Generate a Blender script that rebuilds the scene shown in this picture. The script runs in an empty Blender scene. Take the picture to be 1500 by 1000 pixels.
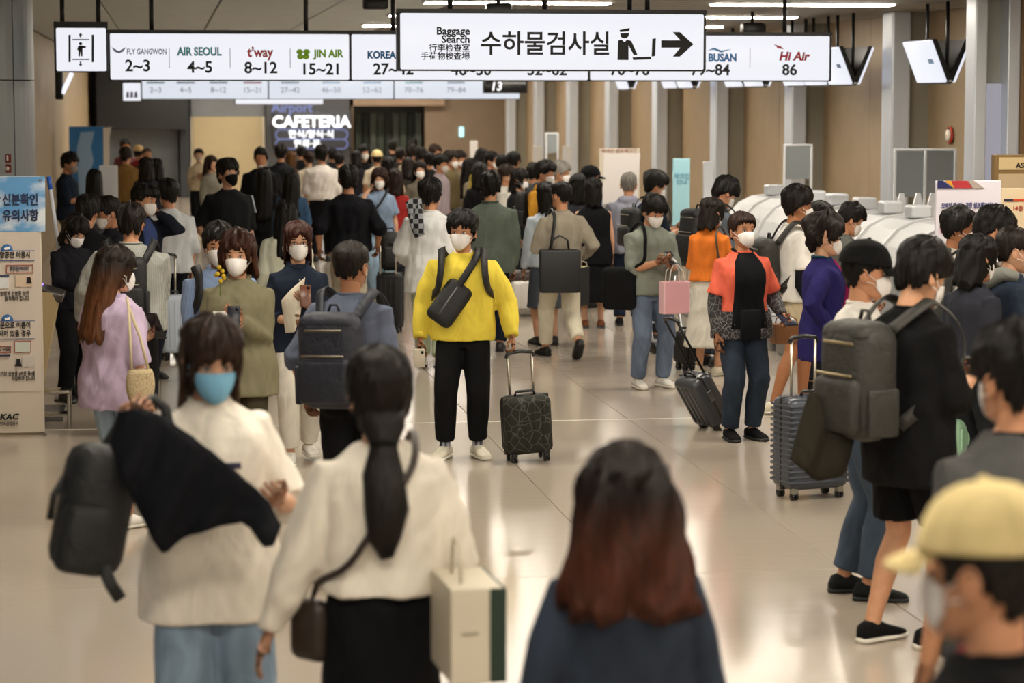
import bpy, bmesh, math, random
import numpy as np
from math import sin, cos, tan, atan, pi, sqrt, radians, exp
from mathutils import Vector, Matrix, Euler

# ---------------------------------------------------------------- camera, world, light, exposure
SC = bpy.context.scene
COL = SC.collection
FPX, CAMH, VPX, VPY = 3600.0, 2.5, 242.0, 145.0       # focal length in pixels (1500 px wide frame), eye height, vanishing point of the hall
PHI = atan((500 - VPY) / FPX)
PSI = atan((750 - VPX) * cos(PHI) / FPX)
cam = bpy.data.cameras.new('camera')
camo = bpy.data.objects.new('camera', cam)
COL.objects.link(camo)
camo.location = (0, 0, CAMH)
camo.rotation_euler = (pi / 2 - PHI, 0, -PSI)
cam.sensor_width = 36
cam.lens = 36 * FPX / 1500
cam.clip_end = 300
cam.dof.use_dof = True
cam.dof.focus_distance = FPX / 205
cam.dof.aperture_fstop = cam.lens / 30.0              # 30 mm wide pupil
SC.camera = camo
CR = camo.rotation_euler.to_matrix()
CP = Vector((0, 0, CAMH))

world = bpy.data.worlds.new('world')
SC.world = world
world.use_nodes = True
world.node_tree.nodes['Background'].inputs[0].default_value = (1.0, 0.97, 0.93, 1)
world.node_tree.nodes['Background'].inputs[1].default_value = 0.17
SC.view_settings.view_transform = 'Standard'
SC.view_settings.look = 'None'
SC.view_settings.exposure = 0.3
SC.view_settings.gamma = 1.0
SC.view_settings.use_curve_mapping = False
LIGHT_STRIP = 12.0
SIGN_GLOW = 0.76

# ---------------------------------------------------------------- helpers
def ray(px, py):
    return CR @ Vector(((px - 750) / FPX, (500 - py) / FPX, -1))
def U(px, py, s):                                     # point seen at a pixel whose image scale is s pixels per metre
    return CP + ray(px, py) * (FPX / s)
def PY(px, py, Y):
    r = ray(px, py); return CP + r * (Y / r.y)
def PX(px, py, X):
    r = ray(px, py); return CP + r * (X / r.x)
def PZ(px, py, z=0):
    r = ray(px, py); return CP + r * ((z - CAMH) / r.z)

def hexc(c):
    c = c.lstrip('#')
    v = [int(c[i:i + 2], 16) / 255 for i in (0, 2, 4)]
    return tuple(x / 12.92 if x <= .04045 else ((x + .055) / 1.055) ** 2.4 for x in v) + (1,)

_M = {}
def mat(kind, col='#808080', **k):
    key = (kind, col) + tuple(sorted(k.items()))
    if key in _M: return _M[key]
    m = bpy.data.materials.new(kind + '_' + col.strip('#'))
    m.use_nodes = True
    nt = m.node_tree; N = nt.nodes; L = nt.links
    p = N['Principled BSDF']
    c = hexc(col)
    p.inputs['Base Color'].default_value = c
    def noise(scale, detail=3, stretch=None, dist=0):
        t = N.new('ShaderNodeTexNoise'); t.inputs['Scale'].default_value = scale
        t.inputs['Detail'].default_value = detail; t.inputs['Distortion'].default_value = dist
        tc = N.new('ShaderNodeTexCoord'); mp = N.new('ShaderNodeMapping')
        if stretch: mp.inputs['Scale'].default_value = stretch
        L.new(tc.outputs['Object'], mp.inputs['Vector']); L.new(mp.outputs[0], t.inputs['Vector'])
        return t
    def vary(t, lo, hi):
        r = N.new('ShaderNodeMapRange'); r.inputs[1].default_value = .3; r.inputs[2].default_value = .7
        r.inputs[3].default_value = lo; r.inputs[4].default_value = hi
        L.new(t.outputs[0], r.inputs[0])
        h = N.new('ShaderNodeHueSaturation'); h.inputs['Color'].default_value = c
        L.new(r.outputs[0], h.inputs['Value']); L.new(h.outputs[0], p.inputs['Base Color'])
        return h
    def bump(t, s, d):
        b = N.new('ShaderNodeBump'); b.inputs['Strength'].default_value = s; b.inputs['Distance'].default_value = d
        L.new(t.outputs[0], b.inputs['Height']); L.new(b.outputs[0], p.inputs['Normal'])
    R = p.inputs['Roughness']
    if kind == 'cloth':
        R.default_value = .9; p.inputs['Specular IOR Level'].default_value = .15
        t = noise(7, 4, (1, 1, .55), 1.2); vary(t, .86, 1.1); bump(t, .55, .03)
    elif kind == 'denim':
        R.default_value = .85; p.inputs['Specular IOR Level'].default_value = .2
        t = noise(9, 6, (1, 1, .5), .8); vary(t, .7, 1.25); bump(t, .5, .025)
    elif kind == 'stripe':                            # fine vertical woven stripes
        R.default_value = .9
        w = N.new('ShaderNodeTexWave'); w.inputs['Scale'].default_value = k.get('freq', 28); w.bands_direction = 'X'
        tc = N.new('ShaderNodeTexCoord'); L.new(tc.outputs['Object'], w.inputs['Vector'])
        mx = N.new('ShaderNodeMix'); mx.data_type = 'RGBA'
        mx.inputs[6].default_value = c; mx.inputs[7].default_value = hexc(k.get('col2', '#404040'))
        L.new(w.outputs[0], mx.inputs[0]); L.new(mx.outputs[2], p.inputs['Base Color'])
        t = noise(7, 4, None, 1); bump(t, .5, .03)
    elif kind == 'print':                             # cloth with scattered light print
        R.default_value = .8
        t = N.new('ShaderNodeTexVoronoi'); t.inputs['Scale'].default_value = k.get('freq', 22)
        t.feature = 'DISTANCE_TO_EDGE'
        tc = N.new('ShaderNodeTexCoord'); L.new(tc.outputs['Object'], t.inputs['Vector'])
        r = N.new('ShaderNodeMapRange'); r.inputs[1].default_value = .0; r.inputs[2].default_value = .06
        r.inputs[3].default_value = 1; r.inputs[4].default_value = 0
        L.new(t.outputs[0], r.inputs[0])
        mx = N.new('ShaderNodeMix'); mx.data_type = 'RGBA'
        mx.inputs[6].default_value = c; mx.inputs[7].default_value = hexc(k.get('col2', '#707070'))
        L.new(r.outputs[0], mx.inputs[0]); L.new(mx.outputs[2], p.inputs['Base Color'])
    elif kind == 'plaid':
        R.default_value = .9
        tc = N.new('ShaderNodeTexCoord'); t = N.new('ShaderNodeTexChecker'); t.inputs['Scale'].default_value = k.get('freq', 14)
        t.inputs[1].default_value = c; t.inputs[2].default_value = hexc(k.get('col2', '#b0b0b0'))
        L.new(tc.outputs['Object'], t.inputs['Vector']); L.new(t.outputs[0], p.inputs['Base Color'])
    elif kind == 'hair':
        R.default_value = .5; p.inputs['Specular IOR Level'].default_value = .22
        t = noise(60, 4, (1, 1, .12), .6); h = vary(t, .5, 1.3); bump(t, .8, .012)
        if 'tip' in k:                                # dyed lengths: colour changes down the hair
            tc = N.new('ShaderNodeTexCoord'); sp = N.new('ShaderNodeSeparateXYZ'); L.new(tc.outputs['Object'], sp.inputs[0])
            r = N.new('ShaderNodeMapRange'); r.inputs[1].default_value = k['z1']; r.inputs[2].default_value = k['z0']
            L.new(sp.outputs[2], r.inputs[0])
            mx = N.new('ShaderNodeMix'); mx.data_type = 'RGBA'
            mx.inputs[6].default_value = c; mx.inputs[7].default_value = hexc(k['tip'])
            L.new(r.outputs[0], mx.inputs[0]); L.new(mx.outputs[2], h.inputs['Color'])
    elif kind == 'skin':
        R.default_value = .5; p.inputs['Specular IOR Level'].default_value = .35
        p.inputs['Subsurface Weight'].default_value = .0
        t = noise(25, 3); vary(t, .93, 1.06)
    elif kind == 'leather':
        R.default_value = .45; t = noise(90, 3); bump(t, .3, .004)
    elif kind == 'nylon':
        R.default_value = .62; t = noise(16, 4, None, .8); vary(t, .8, 1.2); bump(t, .5, .02)
    elif kind == 'metal':
        p.inputs['Metallic'].default_value = 1; R.default_value = k.get('rough', .3)
    elif kind == 'gloss':
        R.default_value = k.get('rough', .25)
    elif kind == 'paint':
        R.default_value = k.get('rough', .55); t = noise(3, 3); vary(t, .95, 1.04)
    elif kind == 'glow':
        p.inputs['Base Color'].default_value = (.03, .03, .03, 1); p.inputs['Emission Color'].default_value = c; p.inputs['Emission Strength'].default_value = k.get('e', 1)
        R.default_value = .4
    elif kind == 'glass':
        R.default_value = .08; p.inputs['Alpha'].default_value = k.get('alpha', .3)
    elif kind == 'floor':
        R.default_value = .15; p.inputs['Specular IOR Level'].default_value = .5
        t = noise(.9, 4, (1, 1, 1), .4)
        t2 = noise(130, 3)
        h = vary(t2, .93, 1.06)
        b = noise(5.5, 2, (.35, 2.2, 1))
        bump(b, .05, .02)
    elif kind == 'wood':
        R.default_value = .45; t = noise(4, 5, (1, 1, .1), .6); vary(t, .85, 1.12)
    elif kind == 'brushed':
        R.default_value = .38; p.inputs['Metallic'].default_value = .35
        t = noise(3, 3, (1, 1, .05)); vary(t, .94, 1.05)
    elif kind == 'cloudy':                            # printed sky with clouds
        R.default_value = .5
        t = noise(4.5, 5, (1, 1, 1.7)); r = N.new('ShaderNodeValToRGB')
        r.color_ramp.elements[0].position = .45; r.color_ramp.elements[0].color = c
        r.color_ramp.elements[1].position = .68; r.color_ramp.elements[1].color = hexc('#dde6ee')
        L.new(t.outputs[0], r.inputs[0]); L.new(r.outputs[0], p.inputs['Base Color'])
    _M[key] = m
    return m

class MB:
    def __init__(s): s.v = []; s.f = []; s.m = []
    def add(s, vs, fs, m=0):
        o = len(s.v); s.v += [tuple(v) for v in vs]; s.f += [tuple(i + o for i in f) for f in fs]; s.m += [m] * len(fs); return s
    def rings(s, R, m=0, cap=(1, 1), closed=True):
        n = len(R[0]); vs = [p for r in R for p in r]; fs = []
        for i in range(len(R) - 1):
            for j in range(n if closed else n - 1):
                a = i * n + j; b = i * n + (j + 1) % n
                fs.append((a, b, b + n, a + n))
        if cap[0]: fs.append(tuple(range(n - 1, -1, -1)))
        if cap[1]: fs.append(tuple(range((len(R) - 1) * n, len(R) * n)))
        return s.add(vs, fs, m)
    def tube(s, P, r, n=10, m=0, ref=None, closed=False):
        P = [Vector(p) for p in P]
        if not isinstance(r, (list, tuple)) or (isinstance(r, tuple) and len(r) == 2 and len(P) != 2): r = [r] * len(P)
        R = []; u = None
        for i, p in enumerate(P):
            a = P[max(i - 1, 0)]; b = P[min(i + 1, len(P) - 1)]
            if closed: a = P[(i - 1) % len(P)]; b = P[(i + 1) % len(P)]
            t = (b - a)
            t = t.normalized() if t.length > 1e-9 else Vector((0, 0, 1))
            if u is None:
                u = Vector(ref) if ref else (Vector((1, 0, 0)) if abs(t.x) < .9 else Vector((0, 1, 0)))
            u = u - t * u.dot(t)
            if u.length < 1e-6: u = t.orthogonal()
            u.normalize(); w = t.cross(u)
            ra, rb = r[i] if isinstance(r[i], (tuple, list)) else (r[i], r[i])
            R.append([p + u * (ra * cos(2 * pi * j / n)) + w * (rb * sin(2 * pi * j / n)) for j in range(n)])
        if closed:
            R.append(R[0]); return s.rings(R, m, (0, 0))
        return s.rings(R, m)
    def ell(s, c, r, M=None, n=12, m=0):
        c = Vector(c); R = []; k = max(n // 2, 5)
        for i in range(k + 1):
            a = -pi / 2 + pi * i / k; rr = max(cos(a), .02)
            ring = []
            for j in range(n):
                q = Vector((r[0] * rr * cos(2 * pi * j / n), r[1] * rr * sin(2 * pi * j / n), r[2] * sin(a)))
                ring.append(c + (M @ q if M else q))
            R.append(ring)
        return s.rings(R, m)
    def rbox(s, c, sz, b=.01, m=0, M=None, seg=2, taper=1.0):   # box with rounded edges; b = radius
        c = Vector(c); hx, hy, hz = sz[0] / 2, sz[1] / 2, sz[2] / 2
        b = min(b, hx * .98, hy * .98, hz * .98)
        def prof(ins):
            r = max(b - ins, 1e-4) if ins else b
            out = []
            ex, ey = hx - ins, hy - ins
            rr = max(min(b, ex, ey) - ins * .0, 1e-4)
            for (sx, sy, a0) in ((1, 1, 0), (-1, 1, 90), (-1, -1, 180), (1, -1, 270)):
                for q in range(seg + 1):
                    a = radians(a0 + 90 * q / seg)
                    out.append((sx * (ex - rr) + rr * cos(a), sy * (ey - rr) + rr * sin(a)))
            return out
        R = []
        lv = [(-hz + b * (1 - sin(pi / 2 * q / seg)), b * (1 - cos(pi / 2 * q / seg))) for q in range(seg, -1, -1)]
        lv = lv + [(-z, i) for z, i in reversed(lv)]
        for z, ins in lv:
            tp = 1 + (taper - 1) * (z + hz) / (2 * hz)
            ring = [Vector((x * tp, y * tp, z)) for x, y in prof(ins)]
            R.append([c + (M @ q if M else q) for q in ring])
        return s.rings(R, m)
    def box(s, c, sz, m=0, M=None):
        c = Vector(c); vs = []
        for z in (-1, 1):
            for x, y in ((-1, -1), (1, -1), (1, 1), (-1, 1)):
                q = Vector((x * sz[0] / 2, y * sz[1] / 2, z * sz[2] / 2)); vs.append(c + (M @ q if M else q))
        return s.add(vs, [(3, 2, 1, 0), (4, 5, 6, 7), (0, 1, 5, 4), (1, 2, 6, 5), (2, 3, 7, 6), (3, 0, 4, 7)], m)
    def prism(s, pts, y0, y1, m=0):                    # outline in x,z pushed from y0 to y1
        return s.rings([[Vector((x, y0, z)) for x, z in pts], [Vector((x, y1, z)) for x, z in pts]], m)

EXTRA = {}; BAKE = []; TEXTS = []
def obj(name, mb, mats, parent=None, smooth=True, off=None, k=1.0, voxel=0, sm=3, fold=0, seed=0):
    me = bpy.data.meshes.new(name)
    V = np.array([tuple(v) for v in mb.v], dtype=float) * k
    if off is not None: V = V - np.array(tuple(off))
    me.from_pydata(V.tolist(), [], mb.f)
    if not isinstance(mats, (list, tuple)): mats = [mats]
    for m in mats: me.materials.append(m)
    if len(mats) > 1: me.polygons.foreach_set('material_index', mb.m)
    if not voxel:
        bm = bmesh.new(); bm.from_mesh(me); bmesh.ops.recalc_face_normals(bm, faces=bm.faces); bm.to_mesh(me); bm.free()
    me.polygons.foreach_set('use_smooth', [bool(smooth)] * len(me.polygons))
    o = bpy.data.objects.new(name, me)
    COL.objects.link(o)
    if parent: o.parent = parent
    if voxel:
        r = o.modifiers.new('r', 'REMESH'); r.mode = 'VOXEL'; r.voxel_size = voxel; r.use_smooth_shade = True
        if sm:
            q = o.modifiers.new('s', 'SMOOTH'); q.factor = .5; q.iterations = sm
        BAKE.append((o, fold, seed))
    return o
def tag(o, label=None, cat=None, group=None, kind=None):
    if label: o['label'] = label
    if cat: o['category'] = cat
    if group: o['group'] = group
    if kind: o['kind'] = kind
    return o
def thing(name, label, cat, loc=(0, 0, 0), rz=0, group=None):
    o = bpy.data.objects.new(name, None); COL.objects.link(o)
    o.location = loc; o.rotation_euler = (0, 0, rz); o.empty_display_size = .1
    return tag(o, label, cat, group)
def text(body, size, loc, m, parent=None, rot=(pi / 2, 0, 0), align='CENTER', name='lettering', sx=1, shear=0, weight=0, ext=.003):
    c = bpy.data.curves.new(name, 'FONT'); c.body = body; c.size = size; c.align_x = align; c.align_y = 'CENTER'
    c.extrude = ext; c.shear = shear; c.offset = weight; c.resolution_u = 3
    o = bpy.data.objects.new(name, c); COL.objects.link(o); o.location = loc; o.rotation_euler = rot; o.scale = (sx, 1, 1)
    if parent: o.parent = parent
    c.materials.append(m); TEXTS.append(o)
    return o
def sstep(a, b, x):
    t = np.clip((x - a) / (b - a), 0, 1); return t * t * (3 - 2 * t)
def foldn(V, seed):
    g = np.random.default_rng(seed); n = 0
    for i in range(5):
        f_ = (1, 1, 1.8, 1.8, 2.6)[i]; k1 = g.normal(size=3) * np.array((24, 24, 13)) * f_; k2 = g.normal(size=3) * (11, 11, 11)
        n = n + (1 / f_) ** .7 * np.sin(V @ k1 + g.uniform(0, 6) + 1.6 * np.sin(V @ k2 + g.uniform(0, 6)))
    return n / 3.2
def finish():
    dg = bpy.context.evaluated_depsgraph_get()
    done = []
    for o, fold, seed in BAKE:
        done.append(bpy.data.meshes.new_from_object(o.evaluated_get(dg)))
    tm = [bpy.data.meshes.new_from_object(o.evaluated_get(dg)) for o in TEXTS]
    for (o, fold, seed), me in zip(BAKE, done):
        o.modifiers.clear()
        n = len(me.vertices)
        V = np.empty(n * 3); me.vertices.foreach_get('co', V); V = V.reshape(-1, 3)
        if fold:
            Nn = np.empty(n * 3); me.vertices.foreach_get('normal', Nn); Nn = Nn.reshape(-1, 3)
            V = V + Nn * (fold * foldn(V, seed))[:, None]
            me.vertices.foreach_set('co', V.ravel())
        ex = EXTRA.get(o.name)
        if ex:
            mb, k = ex
            F = [tuple(p.vertices) for p in me.polygons]
            F += [tuple(i + n for i in f) for f in mb.f]
            V2 = np.vstack([V, np.array([tuple(v) for v in mb.v]) * k])
            m2 = bpy.data.meshes.new(me.name); m2.from_pydata(V2.tolist(), [], F)
            for mm in me.materials: m2.materials.append(mm)
            bm = bmesh.new(); bm.from_mesh(m2); bmesh.ops.recalc_face_normals(bm, faces=bm.faces); bm.to_mesh(m2); bm.free()
            me = m2
        me.polygons.foreach_set('use_smooth', [True] * len(me.polygons))
        old = o.data; o.data = me
        bpy.data.meshes.remove(old)
    for o, me in zip(TEXTS, tm):
        n = bpy.data.objects.new(o.name, me); nm = o.name
        COL.objects.link(n); n.parent = o.parent; n.location = o.location; n.rotation_euler = o.rotation_euler; n.scale = o.scale
        bpy.data.objects.remove(o); n.name = nm

# ---------------------------------------------------------------- the hall
XL, XR, XC, YB, ZC = -1.9, 8.7, 8.05, 64.0, 3.5       # left wall, right wall, column face, back wall, ceiling
def struct(name, mb, m, smooth=False):
    return tag(obj(name, mb, m, smooth=smooth), kind='structure')
def pieces(name, parent, mesh_o, locs):               # copies that share mesh data
    mesh_o.location = locs[0]
    for l in locs[1:]:
        c = mesh_o.copy(); COL.objects.link(c); c.location = l
# floor of long polished slabs
fl = struct('floor', MB().box((3.4, 28, -.06), (13.5, 84, .06)), mat('paint', '#5a554c'))
y617, y846 = PZ(750, 617).y, PZ(750, 846).y
dY = y617 - y846; x0 = PZ(836, 764).x; dX = PZ(976, 652).x - x0
W_, L_ = dX - .004, dY - .006
slab = obj('floor_slab', MB().rbox((0, 0, -.02), (W_, L_, .04), .0025, seg=1), mat('floor', '#aca092'), fl, smooth=False)
locs = []
for i in range(-4, 6):
    for j in range(-4, 9):
        locs.append((x0 + dX * (i + .5), y846 + dY * (j + .5), 0))
pieces('floor_slab', fl, slab, locs)
js = obj('joint_strip', MB().box((3.4, y617, .0005), (10.6, .018, .003)), mat('gloss', '#e8e2d6'), fl, smooth=False)
# ceiling
ce = struct('ceiling', MB().box((3.4, 28, ZC + .09), (13.5, 84, .1)), mat('paint', '#6a665e'))
pl = obj('ceiling_panel', MB().rbox((0, 0, 0), (1.22, 5.97, .03), .006, seg=1), mat('paint', '#dde7ea'), ce, smooth=False)
pieces('ceiling_panel', ce, pl, [(XL + .62 + 1.24 * i, -9 + 6 * j, ZC + .02) for i in range(4) for j in range(13)])
pl2 = obj('ceiling_slat', MB().rbox((0, 0, 0), (5.6, .40, .04), .006, seg=1), mat('paint', '#8d867b'), ce, smooth=False)
pieces('ceiling_slat', ce, pl2, [(XL + 4.96 + 2.82, 10 + .5 * j, ZC + .015) for j in range(106)])
# recessed strip lights
lm = mat('glow', '#fff4e2', e=LIGHT_STRIP * 2.6)
n = 0
for j, y in enumerate([1.2 + 4.0 * q for q in range(-2, 16)]):
    for x in ((3.6, 6.6) if 21 < y < 46 else (.5, 3.6, 6.6)):
        near = j * 3
        t = thing('ceiling_light', 'long white strip light recessed in the ceiling', 'ceiling light', (x, y, ZC - .02), 0, 'recessed ceiling strip lights')
        obj('housing', MB().box((0, 0, .012), (1.96, .36, .02)), mat('metal', '#b8b8b8'), t, smooth=False)
        obj('diffuser', MB().box((0, 0, -.004), (1.9, .31, .014)), lm, t, smooth=False)
# walls
def panels(name, parent, X, ys, z0, z1, m, sgn):
    for a, b in zip(ys[:-1], ys[1:]):
        obj(name, MB().rbox((X, (a + b) / 2, (z0 + z1) / 2), (.04, b - a - .012, z1 - z0), .005, seg=1), m, parent, smooth=False)
wr = struct('wall_right', MB().box((XR + .1, 28, ZC / 2), (.1, 84, ZC)), mat('paint', '#5d5040'))
ya, yb = PX(1275, 150, XC).y, PX(941, 150, XC).y
bay = (yb - ya) / 3
wallm = mat('paint', '#a08a6c')
ys = [ya + bay * .5 * i for i in range(-8, 44)]
panels('wall_panel', wr, XR + .03, [y for y in ys if y < YB + 1], 0, ZC, wallm, -1)
ordn = ['nearest', 'second nearest', 'third nearest', 'fourth nearest', 'fifth nearest', 'sixth nearest', 'seventh nearest', 'eighth nearest', 'ninth nearest']
colm = mat('brushed', '#cdd4de')
for i in range(0, 9):
    y = ya + bay * i
    if y > YB: break
    c = thing('wall_column', 'pale grey metal column on the right wall, %s of its row' % ordn[i], 'column', (XC + .3, y, 0), 0, 'pale columns along the right wall')
    obj('shaft', MB().rbox((0, 0, ZC / 2), (.2 if i else .22, .42, ZC), .02), colm, c, smooth=False)
    obj('web', MB().box((.22, 0, ZC / 2), (.3, .2, ZC)), mat('paint', '#8d8778'), c, smooth=False)
# niche with a pair of columns at the right edge
yn = PX(1455, 150, XC).y
nc = thing('column_niche', 'pair of grey columns framing a white back-lit niche panel', 'niche', (XC + .3, yn, 0))
for px_ in (1429, 1477):
    p = PY(px_, 150, yn)
    obj('shaft', MB().rbox((p.x - XC - .3, 0, ZC / 2), (.125, .3, ZC), .012), colm, nc, smooth=False)
pa, pb = PY(1437, 122, yn), PY(1468, 228, yn)
obj('back_panel', MB().box(((pa.x + pb.x) / 2 - XC - .3, .1, ZC / 2), (.3, .05, ZC)), mat('paint', '#9c9c93'), nc, smooth=False)
obj('lit_panel', MB().rbox(((pa.x + pb.x) / 2 - XC - .3, .04, (pa.z + pb.z) / 2 - .35), (pa.x * 0 + abs(pb.x - pa.x), .03, 1.4), .008), mat('glow', '#d9d6e4', e=.35), nc, smooth=False)
wn = struct('trim_1', MB().box((PY(1490, 150, yn).x + .6, yn - .05, ZC / 2), (1.25, .3, ZC)), mat('paint', '#7d6342'))
# back wall with the dark shutter, the grey passage, the beige wall and the cafeteria front
def bx(name, x0, y0, x1, y1, Y, m, parent=None, d=.1, label=None, cat=None, kind=None, floor=False):
    a, b = PY(x0, y0, Y), PY(x1, y1, Y)
    z1, z0 = a.z, (0 if floor else b.z)
    o = obj(name, MB().rbox(((a.x + b.x) / 2, Y + d / 2, (z0 + z1) / 2), (b.x - a.x, d, z1 - z0), .01, seg=1), m, parent, smooth=False)
    if label: tag(o, label, cat)
    if kind: o['kind'] = kind
    return o
wb = struct('wall_back', MB().box((3.4, YB + 2.2, ZC / 2), (13.5, .1, ZC)), mat('paint', '#4a4741'))
YW = YB - .5
bx('shutter_box', 140, 88, 274, 190, YW - 1, mat('paint', '#121314'), wb, 1.2)
bx('passage_wall', 150, 185, 262, 300, YW + .4, mat('paint', '#7f868e'), wb, .1, floor=True)
bx('door_post', 262, 120, 279, 300, YW - .2, mat('paint', '#33363b'), wb, .3, floor=True)
bx('upper_panel', 279, 120, 388, 171, YW, mat('paint', '#7c7f84'), wb, .2)
bx('beige_panel', 282, 171, 386, 300, YW, mat('paint', '#bdab86'), wb, .2, floor=True)
bx('edge_trim', 384, 171, 389, 300, YW - .05, mat('paint', '#d8d0bf'), wb, .2, floor=True)
bx('edge_trim', 279, 171, 283, 300, YW - .05, mat('paint', '#d8d0bf'), wb, .2, floor=True)
bx('cafeteria_wall', 389, 100, 513, 300, YW - .2, mat('paint', '#55565a'), wb, .4, floor=True)
bx('doorway_post', 513, 130, 519, 300, YW - .2, mat('paint', '#5a4a3a'), wb, .3, floor=True)
bx('door_header', 513, 130, 652, 155, YW - .2, mat('paint', '#a48c74'), wb, .3)
for i in range(9):
    a = 520 + i * 11
    bx('shop_curtain', a, 165, a + 10, 300, YW + 1.2 + .08 * (i % 2), mat('cloth', ['#5b6159', '#454a45', '#6a7068'][i % 3]), wb, .05, floor=True)
bx('brown_panel', 622, 100, 738, 300, YW + .1, mat('paint', '#8a7763'), wb, .2, floor=True)
# left wall
wl = struct('wall_left', MB().box((XL - .1, 40, ZC / 2), (.1, 60, ZC)), mat('paint', '#6f5f49'))
panels('wall_panel', wl, XL - .03, [20 + 3.0 * i for i in range(16)], 0, ZC, mat('paint', '#a48f6e'), 1)
# big round clad pillar at the left edge
pp = U(-35, 400, 150)
PR = U(55, 400, 150).x - pp.x
pil = thing('pillar', 'thick round pillar clad in grey metal sheets at the left edge', 'pillar', (pp.x, pp.y, 0))
zj = U(0, 118, 150).z
for z0, z1 in ((0, zj - .006), (zj + .006, ZC)):
    for q in range(8):
        ring = []
        for zz in (z0, z1):
            r_ = []
            for e in range(7):
                a = 2 * pi * (q + (e + .08) / 6.16) / 8
                r_.append(Vector((PR * cos(a), PR * sin(a), zz)))
            for e in range(6, -1, -1):
                a = 2 * pi * (q + (e + .08) / 6.16) / 8
                r_.append(Vector(((PR - .03) * cos(a), (PR - .03) * sin(a), zz)))
            ring.append(r_)
        obj('cladding_sheet', MB().rings(ring), mat('brushed', '#8f9496'), pil, smooth=False)
obj('core', MB().tube([(0, 0, 0), (0, 0, ZC)], [PR - .035, PR - .035], 24), mat('paint', '#3a3c3e'), pil)
r_ = ray(11, 239); q_ = r_.x ** 2 + r_.y ** 2; b_ = -(r_.x * pp.x + r_.y * pp.y); c_ = pp.x ** 2 + pp.y ** 2 - (PR + .004) ** 2
fx = CP + r_ * ((-b_ - sqrt(b_ * b_ - q_ * c_)) / q_)
fs = thing('fire_sign', 'small red and white fire equipment signs on the grey pillar', 'sign', (fx.x, fx.y, fx.z))
for dz in (.045, -.05):
    obj('plate', MB().rbox((0, 0, dz), (.07, .012, .08), .006), mat('gloss', '#7a2418'), fs, smooth=False)
obj('symbol', MB().rbox((0, -.008, .05), (.018, .006, .05), .006), mat('gloss', '#e8ddd6'), fs)
obj('symbol', MB().ell((0, -.008, -.05), (.017, .004, .02)), mat('gloss', '#e8ddd6'), fs)

# ---------------------------------------------------------------- hanging signs
BLK = mat('gloss', '#141416', rough=.4); INK = mat('gloss', '#0c0c0e', rough=.6)
WHITE = mat('glow', '#f6f7ff', e=SIGN_GLOW)
def hang_sign(name, label, x0, y0, x1, y1, s, rods=(), d=.16, splits=(), top=.03, face=None, rodw=.022):
    c = U((x0 + x1) / 2, (y0 + y1) / 2, s); Y = c.y
    a, b = PY(x0, y0, Y), PY(x1, y1, Y); zt = (PY(x0, y0, Y).z + PY(x1, y0, Y).z) / 2; zb = (PY(x0, y1, Y).z + PY(x1, y1, Y).z) / 2
    cx = (a.x + b.x) / 2; w = b.x - a.x; h = zt - zb
    t = thing(name, label, 'sign', (cx, Y, zb))
    obj('casing', MB().rbox((0, d / 2 + .012, h / 2), (w + .02, d, h + .012), .012), BLK, t, smooth=False)
    if top: obj('top_rail', MB().box((0, d / 2, h + top / 2), (w + .02, d, top)), BLK, t, smooth=False)
    ed = [x0] + list(splits) + [x1]
    for p, q in zip(ed[:-1], ed[1:]):
        pa, pb = PY(p, y0, Y).x - cx, PY(q, y0, Y).x - cx
        obj('light_panel', MB().rbox(((pa + pb) / 2, 0, h / 2), (pb - pa - .025, .03, h - .012), .012), face or WHITE, t)
    for r in rods:
        rx = PY(r, y0, Y).x - cx
        obj('hanger_rod', MB().tube([(rx, d / 2, h), (rx, d / 2, ZC - zb)], [rodw, rodw], 8), BLK, t)
    def at(px, py): p = PY(px, py, Y); return (p.x - cx, -.018, p.z - zb)
    def px(n): return n / s
    return t, at, px
# main sign
t, at, px = hang_sign('baggage_search_sign', 'wide hanging sign pointing right to baggage search, nearest of the signs', 584, 19, 1033, 103, 178, rods=(661, 800, 925, 951))
for i, (b, y, sz) in enumerate((('Baggage', 46, 15.5), ('Search', 58, 15.5), ('行李检查室', 71, 12), ('手荷物検査場', 83, 12))):
    text(b, px(sz), at(688, y), INK, t, align='RIGHT', weight=.0022 if i < 2 else .0012)
text('수하물검사실', px(37), at(799, 66), INK, t, sx=.95, weight=.003)
def flat(name, pts, at, m, t, parent_off=.0):        # flat mark on a sign, outline in photo pixels
    P = [at(*p) for p in pts]; mb = MB()
    mb.rings([[Vector((p[0], p[1] - .004, p[2])) for p in P], [Vector((p[0], p[1] + .004, p[2])) for p in P]])
    return obj(name, mb, m, t, smooth=False)
flat('arrow', [(968, 59), (996, 59), (985, 47), (995, 47), (1015, 65), (995, 83), (985, 83), (996, 70), (968, 70)], at, INK, t)
flat('officer_cap', [(907, 44), (922, 41), (921, 46), (908, 47)], at, INK, t)
flat('officer_head', [(908, 49), (921, 48), (920, 53), (917, 56), (912, 56), (909, 54)], at, INK, t)
flat('officer_body', [(905, 59), (910, 58), (914, 62), (918, 58), (924, 60), (933, 80), (928, 81), (920, 66), (920, 88), (904, 88)], at, INK, t)
flat('search_tray', [(926, 84), (953, 83), (953, 87), (927, 88)], at, INK, t)
flat('search_tray', [(955, 57), (960, 56), (959, 82), (954, 83)], at, INK, t)
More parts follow.
